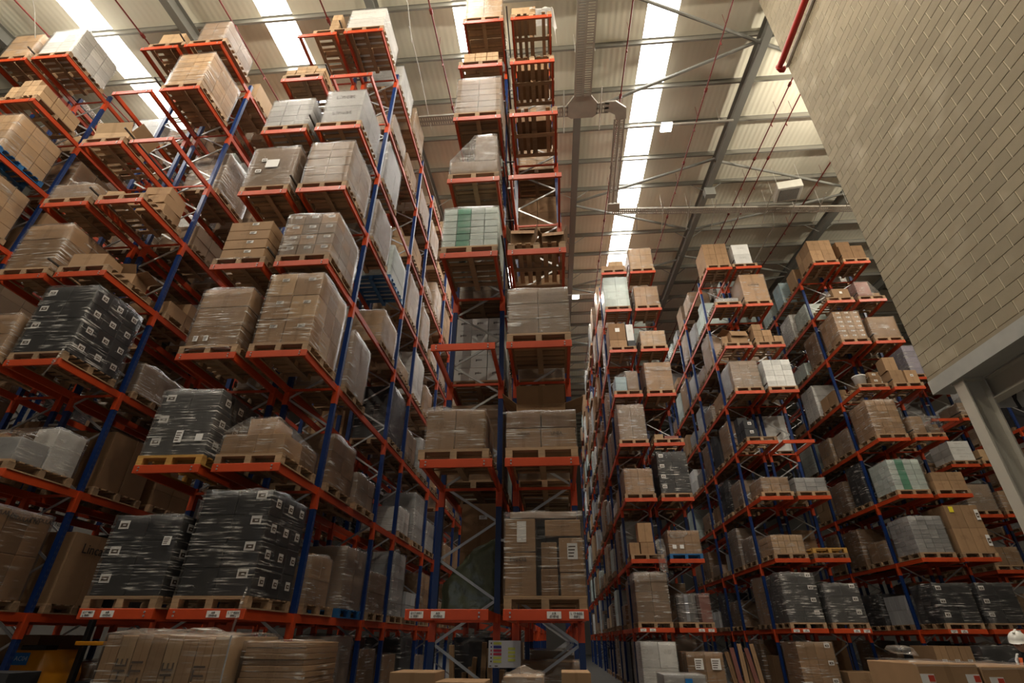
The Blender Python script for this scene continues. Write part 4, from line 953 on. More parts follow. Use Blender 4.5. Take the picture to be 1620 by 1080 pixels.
for i, (x_, z_) in enumerate(((-0.42,0),(0.02,0),(0.42,0),(-0.42,0.31),(0.0,0.31),(-0.4,0.62))):
    loose('small brown carton, %s, sixth shelf, middle right-hand rack' % ('lower left','lower middle','lower right','upper left','upper middle','topmost')[i], (col_x('E',1)+x_, yfr+0.3, LEV[5]+PH+z_), 0.38, 0.45, 0.305, 'kraft', random.uniform(-6, 6), 'small brown cartons on the middle right-hand rack')
bare_pallet('F', 0, 4, yfr, slot_label('F', 0, 4, 'wooden pallet under white bucket'), full=0)
bm = bmesh.new(); rings = [[bm.verts.new((r_*math.cos(t_*math.pi/10), r_*math.sin(t_*math.pi/10), z_)) for t_ in range(20)] for r_, z_ in ((0.2, 0), (0.245, 0.40), (0.265, 0.41), (0.265, 0.45), (0.2, 0.455))]
bm.faces.new(rings[0][::-1]); bm.faces.new(rings[-1])
for a, b in zip(rings, rings[1:]):
    for t_ in range(20): bm.faces.new((a[t_], a[(t_+1) % 20], b[(t_+1) % 20], b[t_]))
bk = thing('bucket', 'white lidded plastic bucket on the rack by the block wall', 'bucket', (col_x('F',0)-0.28, yfr+0.3, LEV[4]+PH), finish(bm, 'bucket', 'plastic_white', True))
bm = bmesh.new(); tube(bm, [(0.25*math.cos(a_), -0.03+0.25*math.sin(a_)*0.3-0.2, 0.36-0.12*math.sin(a_)) for a_ in [i*math.pi/8 for i in range(9)]], 0.006, 5); ob('handle', finish(bm, 'handle', 'steel'), bk)
for i in range(2): loose('small brown carton, %s of two beside the white bucket' % ('lower', 'upper')[i], (col_x('F',0)+0.22, yfr+0.3, LEV[4]+PH+0.28*i), 0.44, 0.4, 0.275, 'kraft_dark', 4, lab=(0.14, 0.08, 'bar'))
bare_pallet('F', 1, 4, yfr, slot_label('F', 1, 4, 'wooden pallet under three brown cartons'), full=0)
loose('big lower left carton of three, fifth shelf, by the block wall', (col_x('F',1)-0.24, yfr+0.4, LEV[4]+PH), 0.52, 0.6, 0.62, 'kraft')
loose('lower right carton of three, fifth shelf, by the block wall', (col_x('F',1)+0.32, yfr+0.4, LEV[4]+PH), 0.5, 0.6, 0.60, 'kraft', 3, lab=(0.12, 0.1, 'bar'))
loose('topmost carton of three, fifth shelf, by the block wall', (col_x('F',1)-0.3, yfr+0.4, LEV[4]+PH+0.625), 0.48, 0.55, 0.62, 'kraft', -3)
bare_pallet('F', 0, 6, yfr, slot_label('F', 0, 6, 'wooden pallet under labelled carton'), full=0)
loose('brown carton with taped labels, seventh shelf, by the block wall', (col_x('F',0)+0.18, yfr+0.4, LEV[6]+PH), 0.75, 0.6, 0.52, 'kraft', 2, lab=(0.12, 0.12, 'none'))
thing('loose_film', 'ball of crumpled film beside the labelled carton by the block wall', 'plastic film', (col_x('F',0)-0.38, yfr+0.35, LEV[6]+PH), hull_mesh([(random.uniform(-0.2,0.2), random.uniform(-0.25,0.25), random.uniform(0,0.55)) for _ in range(24)], 'film_thick', 17, 0.05))

# ---------------------------------------------------------------- loads further back along the racks
ORD = ['second', 'third', 'fourth', 'fifth', 'sixth', 'seventh', 'eighth', 'ninth', 'tenth', 'eleventh', 'twelfth', 'thirteenth', 'fourteenth', 'fifteenth', 'sixteenth', 'seventeenth', 'eighteenth', 'nineteenth', 'twentieth']
def slots(key):
    ys = frames(key); out = []
    for a, b in zip(ys, ys[1:]):
        if b - a > 2.5: m = (b-a)/2; out += [a + 0.5*m - 0.68 + 0.06, a + 1.5*m - 0.68 - 0.02]
        else: out.append((a+b)/2 - 0.68)
    return out
rg = random.Random(5)
PALE = ['kraft', 'kraft', 'kraft_pale', 'kraft_grey', 'kraft_grey', 'kraft_dark', 'carton_grey', 'carton_white', 'carton_dark', 'carton_mint']
def rnd_spec(li, far):
    r = rg.random(); h = rg.choice((0.45, 0.7, 0.95, 1.1, 1.25, 1.4, 1.5, 1.6)); cl = rg.choice(PALE)
    nz = max(1, int(h/rg.choice((0.25, 0.35, 0.45)))); n = (rg.choice((1, 2, 2)), rg.choice((2, 2, 3)), min(nz, 5))
    if far: n = (1, 2, min(n[2], 3))
    sp = dict(c=cl, h=h, n=n, w=rg.uniform(1.0, 1.16), d=rg.uniform(1.1, 1.32), wrap=0 if r < 0.3 else (2 if r > 0.68 else 1), sag=rg.choice((0.02, 0.04, 0.10)), pal=rg.choice(('wood', 'wood', 'wood_dark', 'wood_dark', 'wood')))
    if r < 0.18: sp.update(drop=0.35)
    return sp
# chosen neighbours seen in the photograph: (rack, column, level, slot)
SPECIAL = {
('B',0,2,0): dict(c='carton_white', h=1.62, n=(3,3,5), w=1.14, wrap=0, txt=('gobo', None, 0.07), desc='white square boxes in a grid'),
('B',0,0,0): dict(c='kraft_dark', h=1.72, n=(1,2,2), w=0.7, dx=0.15, wrap=0, lab='each', desc='dark brown cartons behind green sheeting'),
('B',1,4,0): dict(c='kraft_dark', h=1.1, n=(2,2,2), wrap=0), ('B',1,2,0): dict(c='kraft_grey', h=1.0, n=(2,2,2), wrap=1),
('A',1,1,0): dict(c='kraft_dark', h=1.05, n=(2,2,3), wrap=1, sag=0.12),
('A',1,2,0): dict(c='kraft_grey', h=1.42, n=(1,2,1), wrap=2, w=1.16, d=1.15),
('A',1,3,1): dict(c='kraft_pale', h=0.95, n=(1,2,2), wrap=1), ('A',1,4,0): dict(c='kraft_grey', h=1.35, n=(1,3,5), wrap=2),
('A',1,4,1): dict(c='carton_mint', h=1.15, n=(1,1,3), wrap=1, pal='plastic_blue'),
('A',1,0,0): dict(c='kraft', h=0.85, n=(1,2,2), wrap=2, sag=0.1, d=1.0), ('A',1,0,1): dict(c='kraft_grey', h=1.22, n=(1,2,1), wrap=2, pal='plastic_blue'),
('A',1,0,2): dict(c='kraft_grey', h=0.9, n=(1,2,2), wrap=1), ('A',1,7,0): dict(c='carton_white', h=1.1, n=(1,2,2), wrap=1), ('A',1,7,1): dict(c='kraft_pale', h=1.2, n=(1,2,2), wrap=1),
('C',1,7,0): dict(c='kraft_pale', h=0.7, n=(1,1,1), wrap=0, desc='framed tan crate'),
('C',1,5,0): dict(c='kraft_grey', h=1.5, n=(2,4,7), wrap=2), ('C',1,3,0): dict(c='kraft', h=0.7, n=(1,2,2), wrap=0, drop=0.3), ('C',1,2,0): dict(c='kraft_grey', h=0.75, n=(1,2,1), wrap=2, sag=0.12),
('C',1,0,0): dict(c='kraft', h=1.28, n=(1,2,1), w=1.15, wrap=0, extra=[lambda root, z0, y0, w, d, h: ob('lettering', text_mesh('Lincat', 0.26, 'ink'), root, (w/2+0.002, 0.62, z0+h*0.78), (R(90), 0, R(90)))], desc='big lettered brown box'),
('C',1,1,0): dict(c='kraft_dark', h=1.2, n=(1,2,1), wrap=0),
('E',0,3,0): dict(c='kraft', h=1.4, n=(1,1,1), wrap=1), ('E',0,2,0): dict(c='kraft_grey', h=0.95, n=(2,2,2), wrap=1), ('E',0,1,0): dict(c='kraft_grey', h=0.9, n=(1,2,2), wrap=2),
('F',0,0,0): dict(c='carton_grey', h=0.95, n=(2,4,2), wrap=0, desc='pale printed boxes'),
('F',0,7,0): dict(c='kraft', h=0.95, n=(1,1,1), d=0.8, wrap=0), ('F',0,7,1): dict(c='carton_blue', h=1.3, n=(1,1,1), d=0.9, wrap=2),
('F',0,4,0): dict(c='kraft', h=0.6, n=(2,2,1), wrap=0, drop=0.2), ('F',0,3,0): dict(c='kraft_grey', h=0.95, n=(1,2,2), wrap=1), ('F',0,1,0): dict(c='kraft', h=0.7, n=(1,2,1), wrap=1),
}
SKIP = {('A',1,3,0), ('A',1,2,1), ('A',1,1,2), ('C',0,5,0), ('E',0,0,1), ('B',0,0,1)}
VIS = {'A': (4, 10), 'C': (3, 4), 'Z': (3, 3), 'B': (4, 4), 'D': (2, 14), 'E': (2, 6), 'F': (2, 3), 'G': (1, 2), 'H': (1, 3)}
# positions wholly hidden behind other goods: rack, column, level, slot
UNSEEN = set()
for q in '''A0.-1.1 A0.-1.3 A0.-1.5 A0.0.1 A0.0.2 A0.3.0 A0.3.1 A0.3.2 A0.3.3 A0.4.3 A0.5.0 A0.5.1 A0.6.0 A0.6.1 A0.7.1 A0.7.2 A0.7.3 A1.6.8 B0.-1.3 B0.-1.5 B0.1.3 B0.2.2 B0.2.3 B0.3.1 B0.3.3 B0.4.1 B0.4.2 B0.4.3 B0.5.2 B0.5.3 B0.6.2 B0.6.3 B0.7.2 B0.7.3 B1.-1.3 B1.-1.4 B1.-1.5 B1.1.3 B1.2.1 B1.3.3 B1.4.2 B1.4.3 B1.5.3 B1.6.1 B1.6.3 B1.7.1 B1.7.2 B1.7.3 C0.0.2 C0.2.2 C0.4.2 C0.5.2 C0.6.2 C0.7.2 C1.1.3 C1.2.2 C1.2.3 C1.4.2 C1.4.3 C1.5.2 C1.5.3 C1.6.3 C1.7.2 C1.7.3 D0.3.6 D0.6.6 D1.-1.1 D1.-1.2 D1.-1.3 D1.-1.4 D1.-1.5 D1.-1.6 D1.-1.7 D1.5.1 D1.7.1 E0.0.5 E1.-1.1 E1.-1.2 E1.-1.3 E1.0.1 E1.4.1 E1.5.1 E1.6.1 F1.-1.1 F1.-1.2 F1.3.1 F1.6.0 F1.6.1 G0.-1.0 G0.-1.1 G0.0.1 G0.2.1 G0.3.1 G0.4.1 G0.5.0 G0.5.1 G1.-1.0 H0.0.0 H0.0.1 H0.0.2 H0.1.0 H1.0.0 H1.1.0 H1.2.0 H1.3.0 H1.4.0 Z0.0.0 Z0.0.1 Z0.0.2 Z0.1.0 Z0.1.1 Z0.1.2 Z0.2.0 Z0.3.0 Z0.3.1 Z0.4.2 Z0.5.1 Z0.5.2 Z0.6.2 Z1.-1.0 Z1.-1.1 Z1.0.0 Z1.0.1 Z1.0.2 Z1.1.0 Z1.4.1 Z1.4.2'''.split():
    a_, b_, c_ = q[1:].split('.'); UNSEEN.add((q[0], int(a_), int(b_), int(c_)))
restcol = {}
for k in 'ZCABDEFGH':
    sl = slots(k); nlev = 6 if k in 'GH' else 8
    for c in range(2):
        leftcol, rightcol = VIS[k]
        # columns facing the camera's aisle are filled deeper than the hidden ones
        if k in 'ACZ': deep = rightcol if c == 1 else leftcol
        elif k == 'B': deep = 4
        else: deep = rightcol if c == 0 else leftcol
        for li in range(nlev):
            for si in range(min(deep, len(sl))):
                if (k, c, li, si) in SKIP: continue
                sp = SPECIAL.get((k, c, li, si))
                far = k in 'DEFGH' or si > 3
                if sp is None:
                    if rg.random() < 0.07: continue
                    sp = rnd_spec(li, far)
                    if k == 'A' and c == 1 and si > 1 and li > 3 and rg.random() < 0.5: sp['c'] = 'kraft_pale'
                if sp.get('desc') is None and len(RN[k].split()) > 5: pass
                y = sl[si]
                if k == 'D' and c == 0 and si > 1: sp = dict(sp, dx=-0.12 - 0.05*(si % 3 == 0), w=1.16, wrap=sp['wrap'])
                lim = {'D': 36.0, 'A': 24.0}.get(k, 99)
                if y > lim or (k == 'D' and si > 8):
                    bm = restcol.setdefault((k, sp['c']), bmesh.new()); X = col_x(k, c) + sp.get('dx', 0); z = LEV[li]
                    bbox(bm, (X-0.57, y, z), (X+0.57, y+1.3, z+0.15)); 
                    for iz in range(sp['n'][2]):
                        hh = sp['h']/sp['n'][2]; bbox(bm, (X-sp['w']/2, y+0.03, z+0.17+iz*hh), (X+sp['w']/2, y+1.3, z+0.165+(iz+1)*hh))
                    continue
                if (k, c, li, si) in UNSEEN: continue
                where = '%s pallet back, %s side, %s shelf, %s' % (ORD[si], SIDE[c], LVN[li], RN[k])
                if 'desc' not in sp: sp = dict(sp, desc=('wrapped ' if sp['wrap'] else 'unwrapped ') + CW[sp['c']] + ' cartons')
                make_load(k, c, li, y, sp, where, 0)['_k'] = [ord(k), c, li, si]
for (k, m), bm in restcol.items():
    o = thing('distant_pallet_loads', 'distant %s cartons far down the %s' % (CW[m], RN[k]), 'pallet load', (0, 0, 0), finish(bm, 'loads', m)); o['kind'] = 'stuff'
# goods standing on the floor under the lowest beams, facing the aisles
for k, cs, n in (('A', (0, 1), 6), ('C', (0, 1), 4), ('Z', (1,), 3), ('B', (0, 1), 6), ('D', (0, 1), 8), ('E', (0, 1), 4), ('F', (0, 1), 3), ('G', (0, 1), 2)):
    sl = slots(k)
    for c in cs:
        for si in range(n):
            if (k == 'B' or (k == 'A' and c == 1)) and si == 0: continue
            if k == 'C' and c == 1 and si == 0: continue
            if rg.random() < 0.1: continue
            sp = rnd_spec(0, True); sp['h'] = max(1.0, min(sp['h'], 1.5)); sp['c'] = rg.choice(('kraft_dark', 'kraft_dark', 'kraft_grey', 'carton_dark'))
            sp['desc'] = ('wrapped ' if sp['wrap'] else 'unwrapped ') + CW[sp['c']] + ' cartons'
            if (k, c, -1, si) in UNSEEN: continue
            make_load(k, c, -1, sl[si], sp, '%s pallet back, %s side, floor level, %s' % (ORD[si], SIDE[c], RN[k]), 0)['_k'] = [ord(k), c, -1, si]

# ---------------------------------------------------------------- beam labels on the lowest level
def beam_label(key, c, fx, lines, w_=0.20):
    x0, yf, cw, gp, nb = RK[key]
    rt = RACKS[key]; O = rt.location
    o = ob('location_label', boxm(w_, 0.003, 0.088, 'paper'), rt, (x0 + c*(cw+gp) + fx*cw - O.x, -0.044, LEV[0]-0.115)); o['label'] = 'white location label with small black print'
    for i, s in enumerate(lines):
        ob('lettering', text_mesh(s, 0.04, 'ink'), o, (0, -0.003, 0.062 - i*0.038), (R(90), 0, 0))
for k in ('A', 'B', 'D', 'E', 'F'):
    beam_label(k, 0, 0.14, ('L 17 0001', '0081')); beam_label(k, 0, 0.40, ('AIR', 'OVENS')); beam_label(k, 1, 0.60, ('AIR', 'OVENS')); beam_label(k, 1, 0.86, ('L 17 0002', '0081'))

# ---------------------------------------------------------------- goods on the floor in front of the racks
# upright flat-pack stack, bottom left
fs = thing('wrapped_flat_pack_stack', 'film-wrapped stack of upright lettered flat packs, bottom left', 'pallet load', (-4.54, 6.5, 0.0))
add_pallet(fs, 1.52, 1.2, 'wood', 0)
for i, (b_, hh) in enumerate((('', 1.50), ('FISHE', 1.49), ('SILTI', 1.51), ('', 1.48), ('ISHE', 1.50), ('', 1.46), ('SILTI', 1.47), ('', 1.49))):
    x = -0.76 + 0.19*(i+0.5)
    o = ob('flat_pack', boxm(0.182, 1.15, hh, ('kraft', 'kraft_pale', 'kraft')[i % 3], 0.005), fs, (x, 0.62, PH))
    if b_: ob('lettering', text_mesh(b_, 0.20, 'ink_soft'), o, (0, -0.58, hh-0.46), (R(90), R(-90), 0))
wrap(fs, 1.52, 1.16, 1.51, PH, 0.04, False, 0.05)
ob('loose_film', hull_mesh([(random.uniform(-0.74, 0.72), random.uniform(0.0, 0.5), PH+1.50+random.uniform(0, 0.07)) for _ in range(40)], 'film_thick', 3, 0.045), fs)
ob('edge_board', boxm(0.014, 0.014, 1.5, 'carton_grey'), fs, (0.775, 0.01, PH))
# layered cardboard stack beside it
cs = thing('cardboard_stack', 'wrapped stack of flat cardboard sheets beside the lettered packs', 'pallet load', (-3.35, 6.75, 0))
add_pallet(cs, 0.78, 1.1, 'wood', 0)
for i in range(24): ob('cardboard_sheet', boxm(0.74, 1.0, 0.056, 'kraft', 0.004), cs, (random.uniform(-0.012, 0.012), 0.55 + random.uniform(-0.012, 0.012), PH+0.06*i))
wrap(cs, 0.76, 1.04, 1.44, PH, 0.03)
# stacker truck in the ground bay of the second rack
tk = thing('stacker_truck', 'yellow stacker truck with blue badge, parked under the second rack', 'truck', (-10.05, 10.6, 0))
bm = bmesh.new(); v = [(-0.5, 0, 0.12), (0.45, 0, 0.12), (0.45, 0, 1.0), (0.30, 0, 1.42), (-0.35, 0, 1.42), (-0.5, 0, 1.15)]
a = [bm.verts.new(p) for p in v]; b = [bm.verts.new((p[0], 0.9, p[2])) for p in v]
bm.faces.new(a); bm.faces.new(b[::-1])
for i in range(6): bm.faces.new((a[(i+1) % 6], a[i], b[i], b[(i+1) % 6]))
bmesh.ops.bevel(bm, geom=bm.edges[:], offset=0.02, segments=2, affect='EDGES'); ob('body', finish(bm, 'body', 'yellow_paint', True), tk)
bd = ob('badge', boxm(0.30, 0.006, 0.20, 'badge_blue'), tk, (-0.12, -0.008, 1.18)); ob('lettering', text_mesh('AC04', 0.11, 'badge_text'), bd, (0, -0.005, 0.10), (R(90), 0, 0))
ob('control_panel', boxm(0.5, 0.3, 0.08, 'black', 0.01), tk, (-0.02, 0.2, 1.42))
for x in (0.62, 1.12): ob('mast', boxm(0.09, 0.12, 2.0 if x < 1 else 1.7, 'black', 0.01), tk, (x, 0.5, 0))
ob('mast_crossbar', boxm(0.62, 0.1, 0.07, 'yellow_paint', 0.01), tk, (0.88, 0.36, 1.50)); ob('battery_box', boxm(0.46, 0.6, 0.8, 'black', 0.02), tk, (0.88, 0.85, 0.1))
for x in (0.72, 1.04): ob('fork', boxm(0.12, 0.9, 0.05, 'black', 0.01), tk, (x, -0.3, 0.06))
bm = bmesh.new(); tube(bm, [(-0.06, 0, 0), (0.06, 0, 0)], 0.11, 16); wm = finish(bm, 'wheel', 'black', True)
for x, y in ((-0.4, 0.2), (0.4, 0.2), (-0.4, 0.75), (0.4, 0.75)): ob('wheel', wm, tk, (x, y, 0.11))
loose('grey printed carton in front of the stacker truck', (-9.1, 9.2, 0), 0.9, 0.6, 1.15, 'carton_dark')
# cartons at the foot of the central rack
def floor_carton(label, x0, x1, y, top, mat, d=0.55, film=False):
    t = thing('floor_carton_stack', label, 'carton', ((x0+x1)/2, y, 0)); w_ = x1-x0; add_pallet(t, w_, d, 'wood', 0); n = 2; hh = (top-PH)/n
    for i in range(n): ob('carton', boxm(w_, d, hh-0.006, mat, 0.006), t, (0, d/2, PH+hh*i))
    if film: wrap(t, w_, d, top-PH, PH, 0.0, True, 0.08)
    return t
floor_carton('tan carton with bent film corner, bottom left of the central rack', -1.86, -1.36, 6.5, 1.34, 'kraft', film=False)
floor_carton('brown carton right of the tan one at the central rack foot', -1.31, -0.80, 6.3, 1.27, 'kraft')
floor_carton('grey film-topped carton below the notice board', -0.62, -0.2, 6.5, 1.31, 'kraft_grey', film=True)
floor_carton('brown carton at the right foot of the central rack', 0.0, 0.31, 6.5, 1.355, 'kraft')
thing('loose_film', 'heap of crumpled clear film behind the grey carton', 'plastic film', (-0.1, 8.9, 0), hull_mesh([(random.uniform(-0.4, 0.4), random.uniform(-0.3, 0.3), random.random()**1.5*1.35) for _ in range(50)], 'film_thick', 41, 0.07))
for i in range(8):
    x = -1.95 + 0.12*i; hh = (1.55, 1.1, 1.35, 1.2, 1.6, 1.3, 1.5, 1.15)[i]
    thing('cardboard_length', 'upright tan cardboard length, %s from the left behind the notice board' % ('first', 'second', 'third', 'fourth', 'fifth', 'sixth', 'seventh', 'eighth')[i], 'cardboard', (x-0.05, 11.4+0.15*(i % 3), 0), boxm(0.09, 0.09, hh, 'kraft' if i % 2 else 'kraft_pale', 0.006), 'cardboard lengths', (R(3), R((-3, 2, 4)[i % 3]), 0))
# notice board tied to the central rack
nb = thing('notice_board', 'white safety notice board with coloured strips on the central rack', 'sign', (-0.90, 9.60, 1.255), boxm(0.52, 0.012, 0.375, 'sign_white', 0.003))
for i, m in enumerate(('sign_yellow', 'sign_blue', 'sign_red', 'sign_red', 'sign_yellow', 'sign_yellow')):
    z = 0.335 - i*0.05; ob('strip', boxm(0.13, 0.004, 0.034, m), nb, (-0.115, -0.008, z-0.017)); ob('symbol', boxm(0.022, 0.004, 0.022, m if i in (1, 2, 3) else 'ink_soft'), nb, (-0.215, -0.008, z-0.011))
for i in range(4): ob('strip', boxm(0.115, 0.004, 0.034, 'sign_yellow'), nb, (0.115, -0.008, 0.245-i*0.052))
for i, (x, w_) in enumerate(((-0.225, 0.03), (-0.13, 0.05))): ob('print', boxm(w_, 0.004, 0.012, 'ink_soft'), nb, (x, -0.008, 0.018))
# green sheeting on the central rack
thing('green_sheeting', 'dark green plastic sheeting slumped on the central rack bottom shelf', 'plastic sheet', (-1.6, 9.86, LEV[0]), hull_mesh([(-0.45, 0, 0), (0.52, 0, 0), (0.5, 0.05, 1.25), (0.1, 0.02, 1.05), (-0.2, 0.02, 0.75), (-0.42, 0.0, 0.5), (-0.45, 0.2, 0), (0.5, 0.28, 0), (0.45, 0.25, 1.2), (-0.4, 0.2, 0.45)], 'tarpaulin', 5, 0.035))
# floor loads before the right-hand racks
make_load('D', 0, -1, 19.45, dict(c='carton_white', h=1.42, n=(2,2,2), w=1.12, wrap=1, dx=-0.14), 'front, on the floor, ' + RN['D'])
make_load('D', 0, -1, 17.6, dict(c='carton_grey', h=0.62, n=(2,2,1), w=1.16, wrap=2, dx=0.2, desc='low wrapped grey crate with blue sticker', extra=[lambda root, z0, y0, w, d, h: ob('sticker', boxm(0.2, 0.006, 0.16, 'badge_blue'), root, (0.1, y0-0.03, z0+h*0.6))]), 'before the white cartons right of centre')
make_load('D', 1, -1, 19.5, dict(c='kraft', h=1.14, n=(2,2,1), w=1.14, wrap=1, dx=-0.1, extra=[x_paper(-0.18,0.72,0.26,0.3,'lines'), x_paper(0.28,0.72,0.28,0.3,'lines')]), 'right one on the floor, ' + RN['D'])
make_load('E', 0, -1, 20.2, dict(c='kraft', h=1.45, n=(2,2,3), w=1.16, wrap=1, lab='right'), 'front left, on the floor, ' + RN['E'])
make_load('E', 1, -1, 20.2, dict(c='kraft', h=0.62, n=(1,2,1), w=1.12, wrap=0), 'front right, on the floor, ' + RN['E'])
make_load('F', 0, -1, 20.3, dict(c='kraft', h=1.36, n=(3,2,1), w=1.14, wrap=0, lab='each', dx=-0.65), 'front left, on the floor, ' + RN['F'])
make_load('F', 0, -1, 20.0, dict(c='carton_dark', h=1.36, n=(1,2,2), w=1.10, wrap=1, dx=0.55), 'centre, on the floor, ' + RN['F'])
make_load('F', 1, -1, 20.0, dict(c='carton_dark', h=1.36, n=(1,2,2), w=1.10, wrap=1, lab='left', dx=0.35), 'front right, on the floor, ' + RN['F'])
for i in range(6):
    thing('timber_length', 'leaning timber length, %s from the left, between the right-hand racks' % ('first', 'second', 'third', 'fourth', 'fifth', 'sixth')[i], 'timber', (6.0+0.18*i, 21.6+0.1*(i % 2), 0.02), boxm(0.14, 0.06, 1.3+0.12*(i % 3), ('kraft_dark', 'carton_red', 'kraft')[i % 3]), 'timber lengths', (R(-4), R(-8+3*(i % 4)), 0))
# big cartons at the bottom right
def big_carton(label, x0, x1, top, labs):
    t = thing('large_carton', label, 'carton', ((x0+x1)/2, 6.0, 0)); w_ = x1-x0; add_pallet(t, w_, 0.9, 'wood', 0)
    o = ob('carton', boxm(w_-0.01, 0.9, top-PH, 'kraft', 0.008), t, (0, 0.45, PH))
    for fx in labs:
        l = ob('label', boxm(0.12, 0.004, 0.24, 'paper'), t, (fx, -0.003, top-0.325))
        ob('print', boxm(0.05, 0.004, 0.05, 'sticker_red'), l, (0.03, -0.004, 0.18)); ob('print', boxm(0.05, 0.004, 0.05, 'sticker_orange'), l, (0.03, -0.004, 0.12)); ob('print', boxm(0.05, 0.004, 0.04, 'sticker_yellow'), l, (0.03, -0.004, 0.07)); ob('print', boxm(0.04, 0.004, 0.04, 'ink'), l, (-0.03, -0.004, 0.10))
    bm = bmesh.new(); bmesh.ops.create_grid(bm, x_segments=14, y_segments=10, size=0.5)
    for v in bm.verts:
        n = noise.noise_vector(Vector((v.co.x*6, v.co.y*6, x0))); e = max(0, -0.42-v.co.y)
        v.co = Vector((v.co.x*(w_+0.02), 0.45+v.co.y*0.94, top+0.012+abs(n.z)*0.02-e*0.5))
    ob('top_film', finish(bm, 'film', 'film_thick', True), t)
    return t
bg = big_carton('large brown carton with colour-striped label, left one, bottom right corner', 3.33, 3.88, 1.475, (-0.2, 0.2))
big_carton('large brown carton with colour-striped label, right one, bottom right corner', 3.89, 4.62, 1.455, (-0.25,))
loose('flat brown carton lying behind the large right carton', (4.75, 7.3, 0), 0.7, 0.5, 1.37, 'kraft_dark')
thing('film_bundle', 'rolled bundle of clear film lying on the large left carton', 'plastic film', (3.52, 6.5, 1.50), hull_mesh([(random.uniform(-0.14, 0.16), random.uniform(-0.15, 0.15), random.uniform(0.02, 0.12)) for _ in range(24)], 'film_thick', 23, 0.02))
# worker standing on the floor beyond the cartons
PX, PY, PZ = 6.66, 9.2, 0.0
def skin_body(name, joints, links, mat, parent, root=0, sub=2):
    me = bpy.data.meshes.new(name); me.from_pydata([j[0] for j in joints], links, []); me.materials.append(MAT[mat])
    o = ob(name, me, parent); sk = o.modifiers.new('skin', 'SKIN'); me = o.data
    for i, j in enumerate(joints):
        r = j[1]; me.skin_vertices[0].data[i].radius = r if isinstance(r, tuple) else (r, r)
    me.skin_vertices[0].data[root].use_root = True
    sb = o.modifiers.new('sub', 'SUBSURF'); sb.levels = sub; sb.render_levels = sub
    return o
p = thing('person', 'worker in white helmet and orange hi-vis vest at the right edge', 'person', (PX, PY, PZ), rot=(0, 0, R(-48)))
p.scale = (1, 1, 1)
# body faces local -Y
J = [((0, 0, 0.95), (0.15, 0.11)), ((0, 0.01, 1.15), (0.145, 0.10)), ((0, 0.015, 1.36), (0.165, 0.11)), ((0, 0.0, 1.47), (0.07, 0.065)), ((0, -0.02, 1.55), 0.055),
     ((0.10, 0, 0.86), 0.095), ((0.11, -0.02, 0.48), 0.065), ((0.11, 0.01, 0.09), 0.048), ((0.12, -0.14, 0.035), 0.04),
     ((-0.10, 0, 0.86), 0.095), ((-0.11, -0.02, 0.48), 0.065), ((-0.11, 0.01, 0.09), 0.048), ((-0.12, -0.14, 0.035), 0.04),
     ((0.20, 0.01, 1.40), 0.062), ((0.25, 0.02, 1.13), 0.048), ((0.22, -0.16, 0.95), 0.035),
     ((-0.20, 0.01, 1.40), 0.062), ((-0.25, 0.02, 1.13), 0.048), ((-0.22, -0.16, 0.95), 0.035)]
Lk = [(0,1),(1,2),(2,3),(3,4),(0,5),(5,6),(6,7),(7,8),(0,9),(9,10),(10,11),(11,12),(2,13),(13,14),(14,15),(2,16),(16,17),(17,18)]
skin_body('body', J, Lk, 'shirt_dark', p)
for s_ in (1, -1):     # hands with palm, four fingers and thumb
    b0 = Vector((0.22*s_, -0.18, 0.935)); jj = [(b0, 0.03), (b0+Vector((0, -0.05, -0.03)), (0.036, 0.016))]; ll = [(0, 1)]
    for f in range(4):
        x = (f-1.5)*0.019; L_ = (0.030, 0.034, 0.032, 0.025)[f]; base = len(jj)
        q0 = b0+Vector((x, -0.075, -0.045)); jj += [(q0, 0.009), (q0+Vector((x*0.1, -L_, -0.015)), 0.008), (q0+Vector((x*0.1, -L_*1.4, -0.045)), 0.007)]; ll += [(1, base), (base, base+1), (base+1, base+2)]
    base = len(jj); q0 = b0+Vector((-0.035*s_, -0.03, -0.02)); jj += [(q0, 0.012), (q0+Vector((-0.018*s_, -0.035, -0.015)), 0.009)]; ll += [(0, base), (base, base+1)]
    skin_body('hand', jj, ll, 'skin', p)
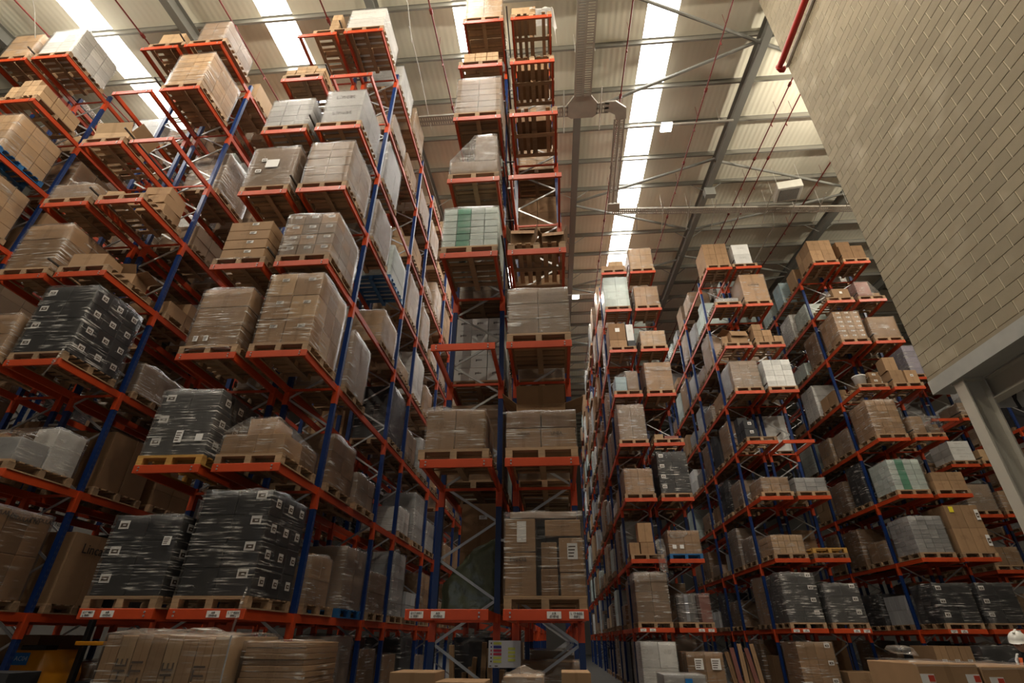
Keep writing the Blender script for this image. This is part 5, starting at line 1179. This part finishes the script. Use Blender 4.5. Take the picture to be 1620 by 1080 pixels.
# head
bm = bmesh.new(); bmesh.ops.create_uvsphere(bm, u_segments=24, v_segments=18, radius=0.1)
for v in bm.verts:
    c_ = v.co; c_.x *= 0.78; c_.y *= 0.98; c_.z *= 1.16
    if c_.z < -0.02: c_.x *= 1 + (c_.z+0.02)*2.6; c_.y = c_.y*(1 + (c_.z+0.02)*1.6) - 0.012
    if c_.y < -0.075 and abs(c_.x) < 0.022 and -0.045 < c_.z < 0.02: c_.y -= 0.024*(1-abs(c_.x)/0.022)*(1 - abs(c_.z+0.025)/0.05)
hd = ob('head', finish(bm, 'head', 'skin', True), p, (0, -0.035, 1.64), (R(14), 0, 0))
for s_ in (1, -1):
    bm = bmesh.new(); bmesh.ops.create_uvsphere(bm, u_segments=10, v_segments=8, radius=0.012); ob('eye', finish(bm, 'eye', 'ink', True), hd, (0.028*s_, -0.083, 0.005))
    bm = bmesh.new(); bmesh.ops.create_uvsphere(bm, u_segments=10, v_segments=8, radius=0.028); [setattr(v.co, 'x', v.co.x*0.4) for v in bm.verts]; ob('ear', finish(bm, 'ear', 'skin', True), hd, (0.078*s_, 0.012, -0.008))
ob('mouth', boxm(0.04, 0.008, 0.007, 'sticker_red'), hd, (0, -0.083, -0.06))
bm = bmesh.new(); bmesh.ops.create_uvsphere(bm, u_segments=20, v_segments=14, radius=0.1)
bmesh.ops.delete(bm, geom=[v for v in bm.verts if v.co.y < -0.035 or v.co.z < -0.06], context='VERTS')
for v in bm.verts: v.co.x *= 0.83; v.co.y *= 1.06; v.co.z *= 1.14
ob('hair', finish(bm, 'hair', 'hair', True), hd)
bm = bmesh.new(); bmesh.ops.create_uvsphere(bm, u_segments=28, v_segments=18, radius=0.13)
bmesh.ops.delete(bm, geom=[v for v in bm.verts if v.co.z < -0.012], context='VERTS')
for v in bm.verts:
    v.co.x *= 0.88; v.co.y *= 1.06
    if v.co.z < 0.012 and v.co.y < 0: v.co.y *= 1.28
hm = ob('helmet', finish(bm, 'helmet', 'helmet', True), hd, (0, 0.0, 0.028)); ob('ridge', boxm(0.03, 0.18, 0.012, 'helmet', 0.004), hm, (0, 0.0, 0.122))
# vest
bm = bmesh.new(); rings = []
for z, rx, ry in ((0.93, 0.17, 0.125), (1.1, 0.165, 0.12), (1.25, 0.18, 0.13), (1.38, 0.175, 0.125), (1.46, 0.11, 0.09)):
    rings.append([bm.verts.new((rx*math.cos(i*math.pi/12), 0.01+ry*math.sin(i*math.pi/12), z)) for i in range(24)])
for a, b in zip(rings, rings[1:]):
    for i in range(24):
        if i in (17, 18) and b[0].co.z > 1.3: continue
        bm.faces.new((a[i], a[(i+1) % 24], b[(i+1) % 24], b[i]))
vs = ob('vest', finish(bm, 'vest', 'hivis', True), p)
for s_ in (1, -1):
    bm = bmesh.new(); tube(bm, [(0.10*s_, -0.115, 1.1), (0.105*s_, -0.13, 1.28), (0.10*s_, -0.09, 1.43), (0.095*s_, 0.03, 1.49), (0.10*s_, 0.12, 1.40)], 0.024, 6); ob('reflective_strip', finish(bm, 'strip', 'hivis_strip', True), vs)

for o in SC.objects:
    if '_k' in o: del o['_k']
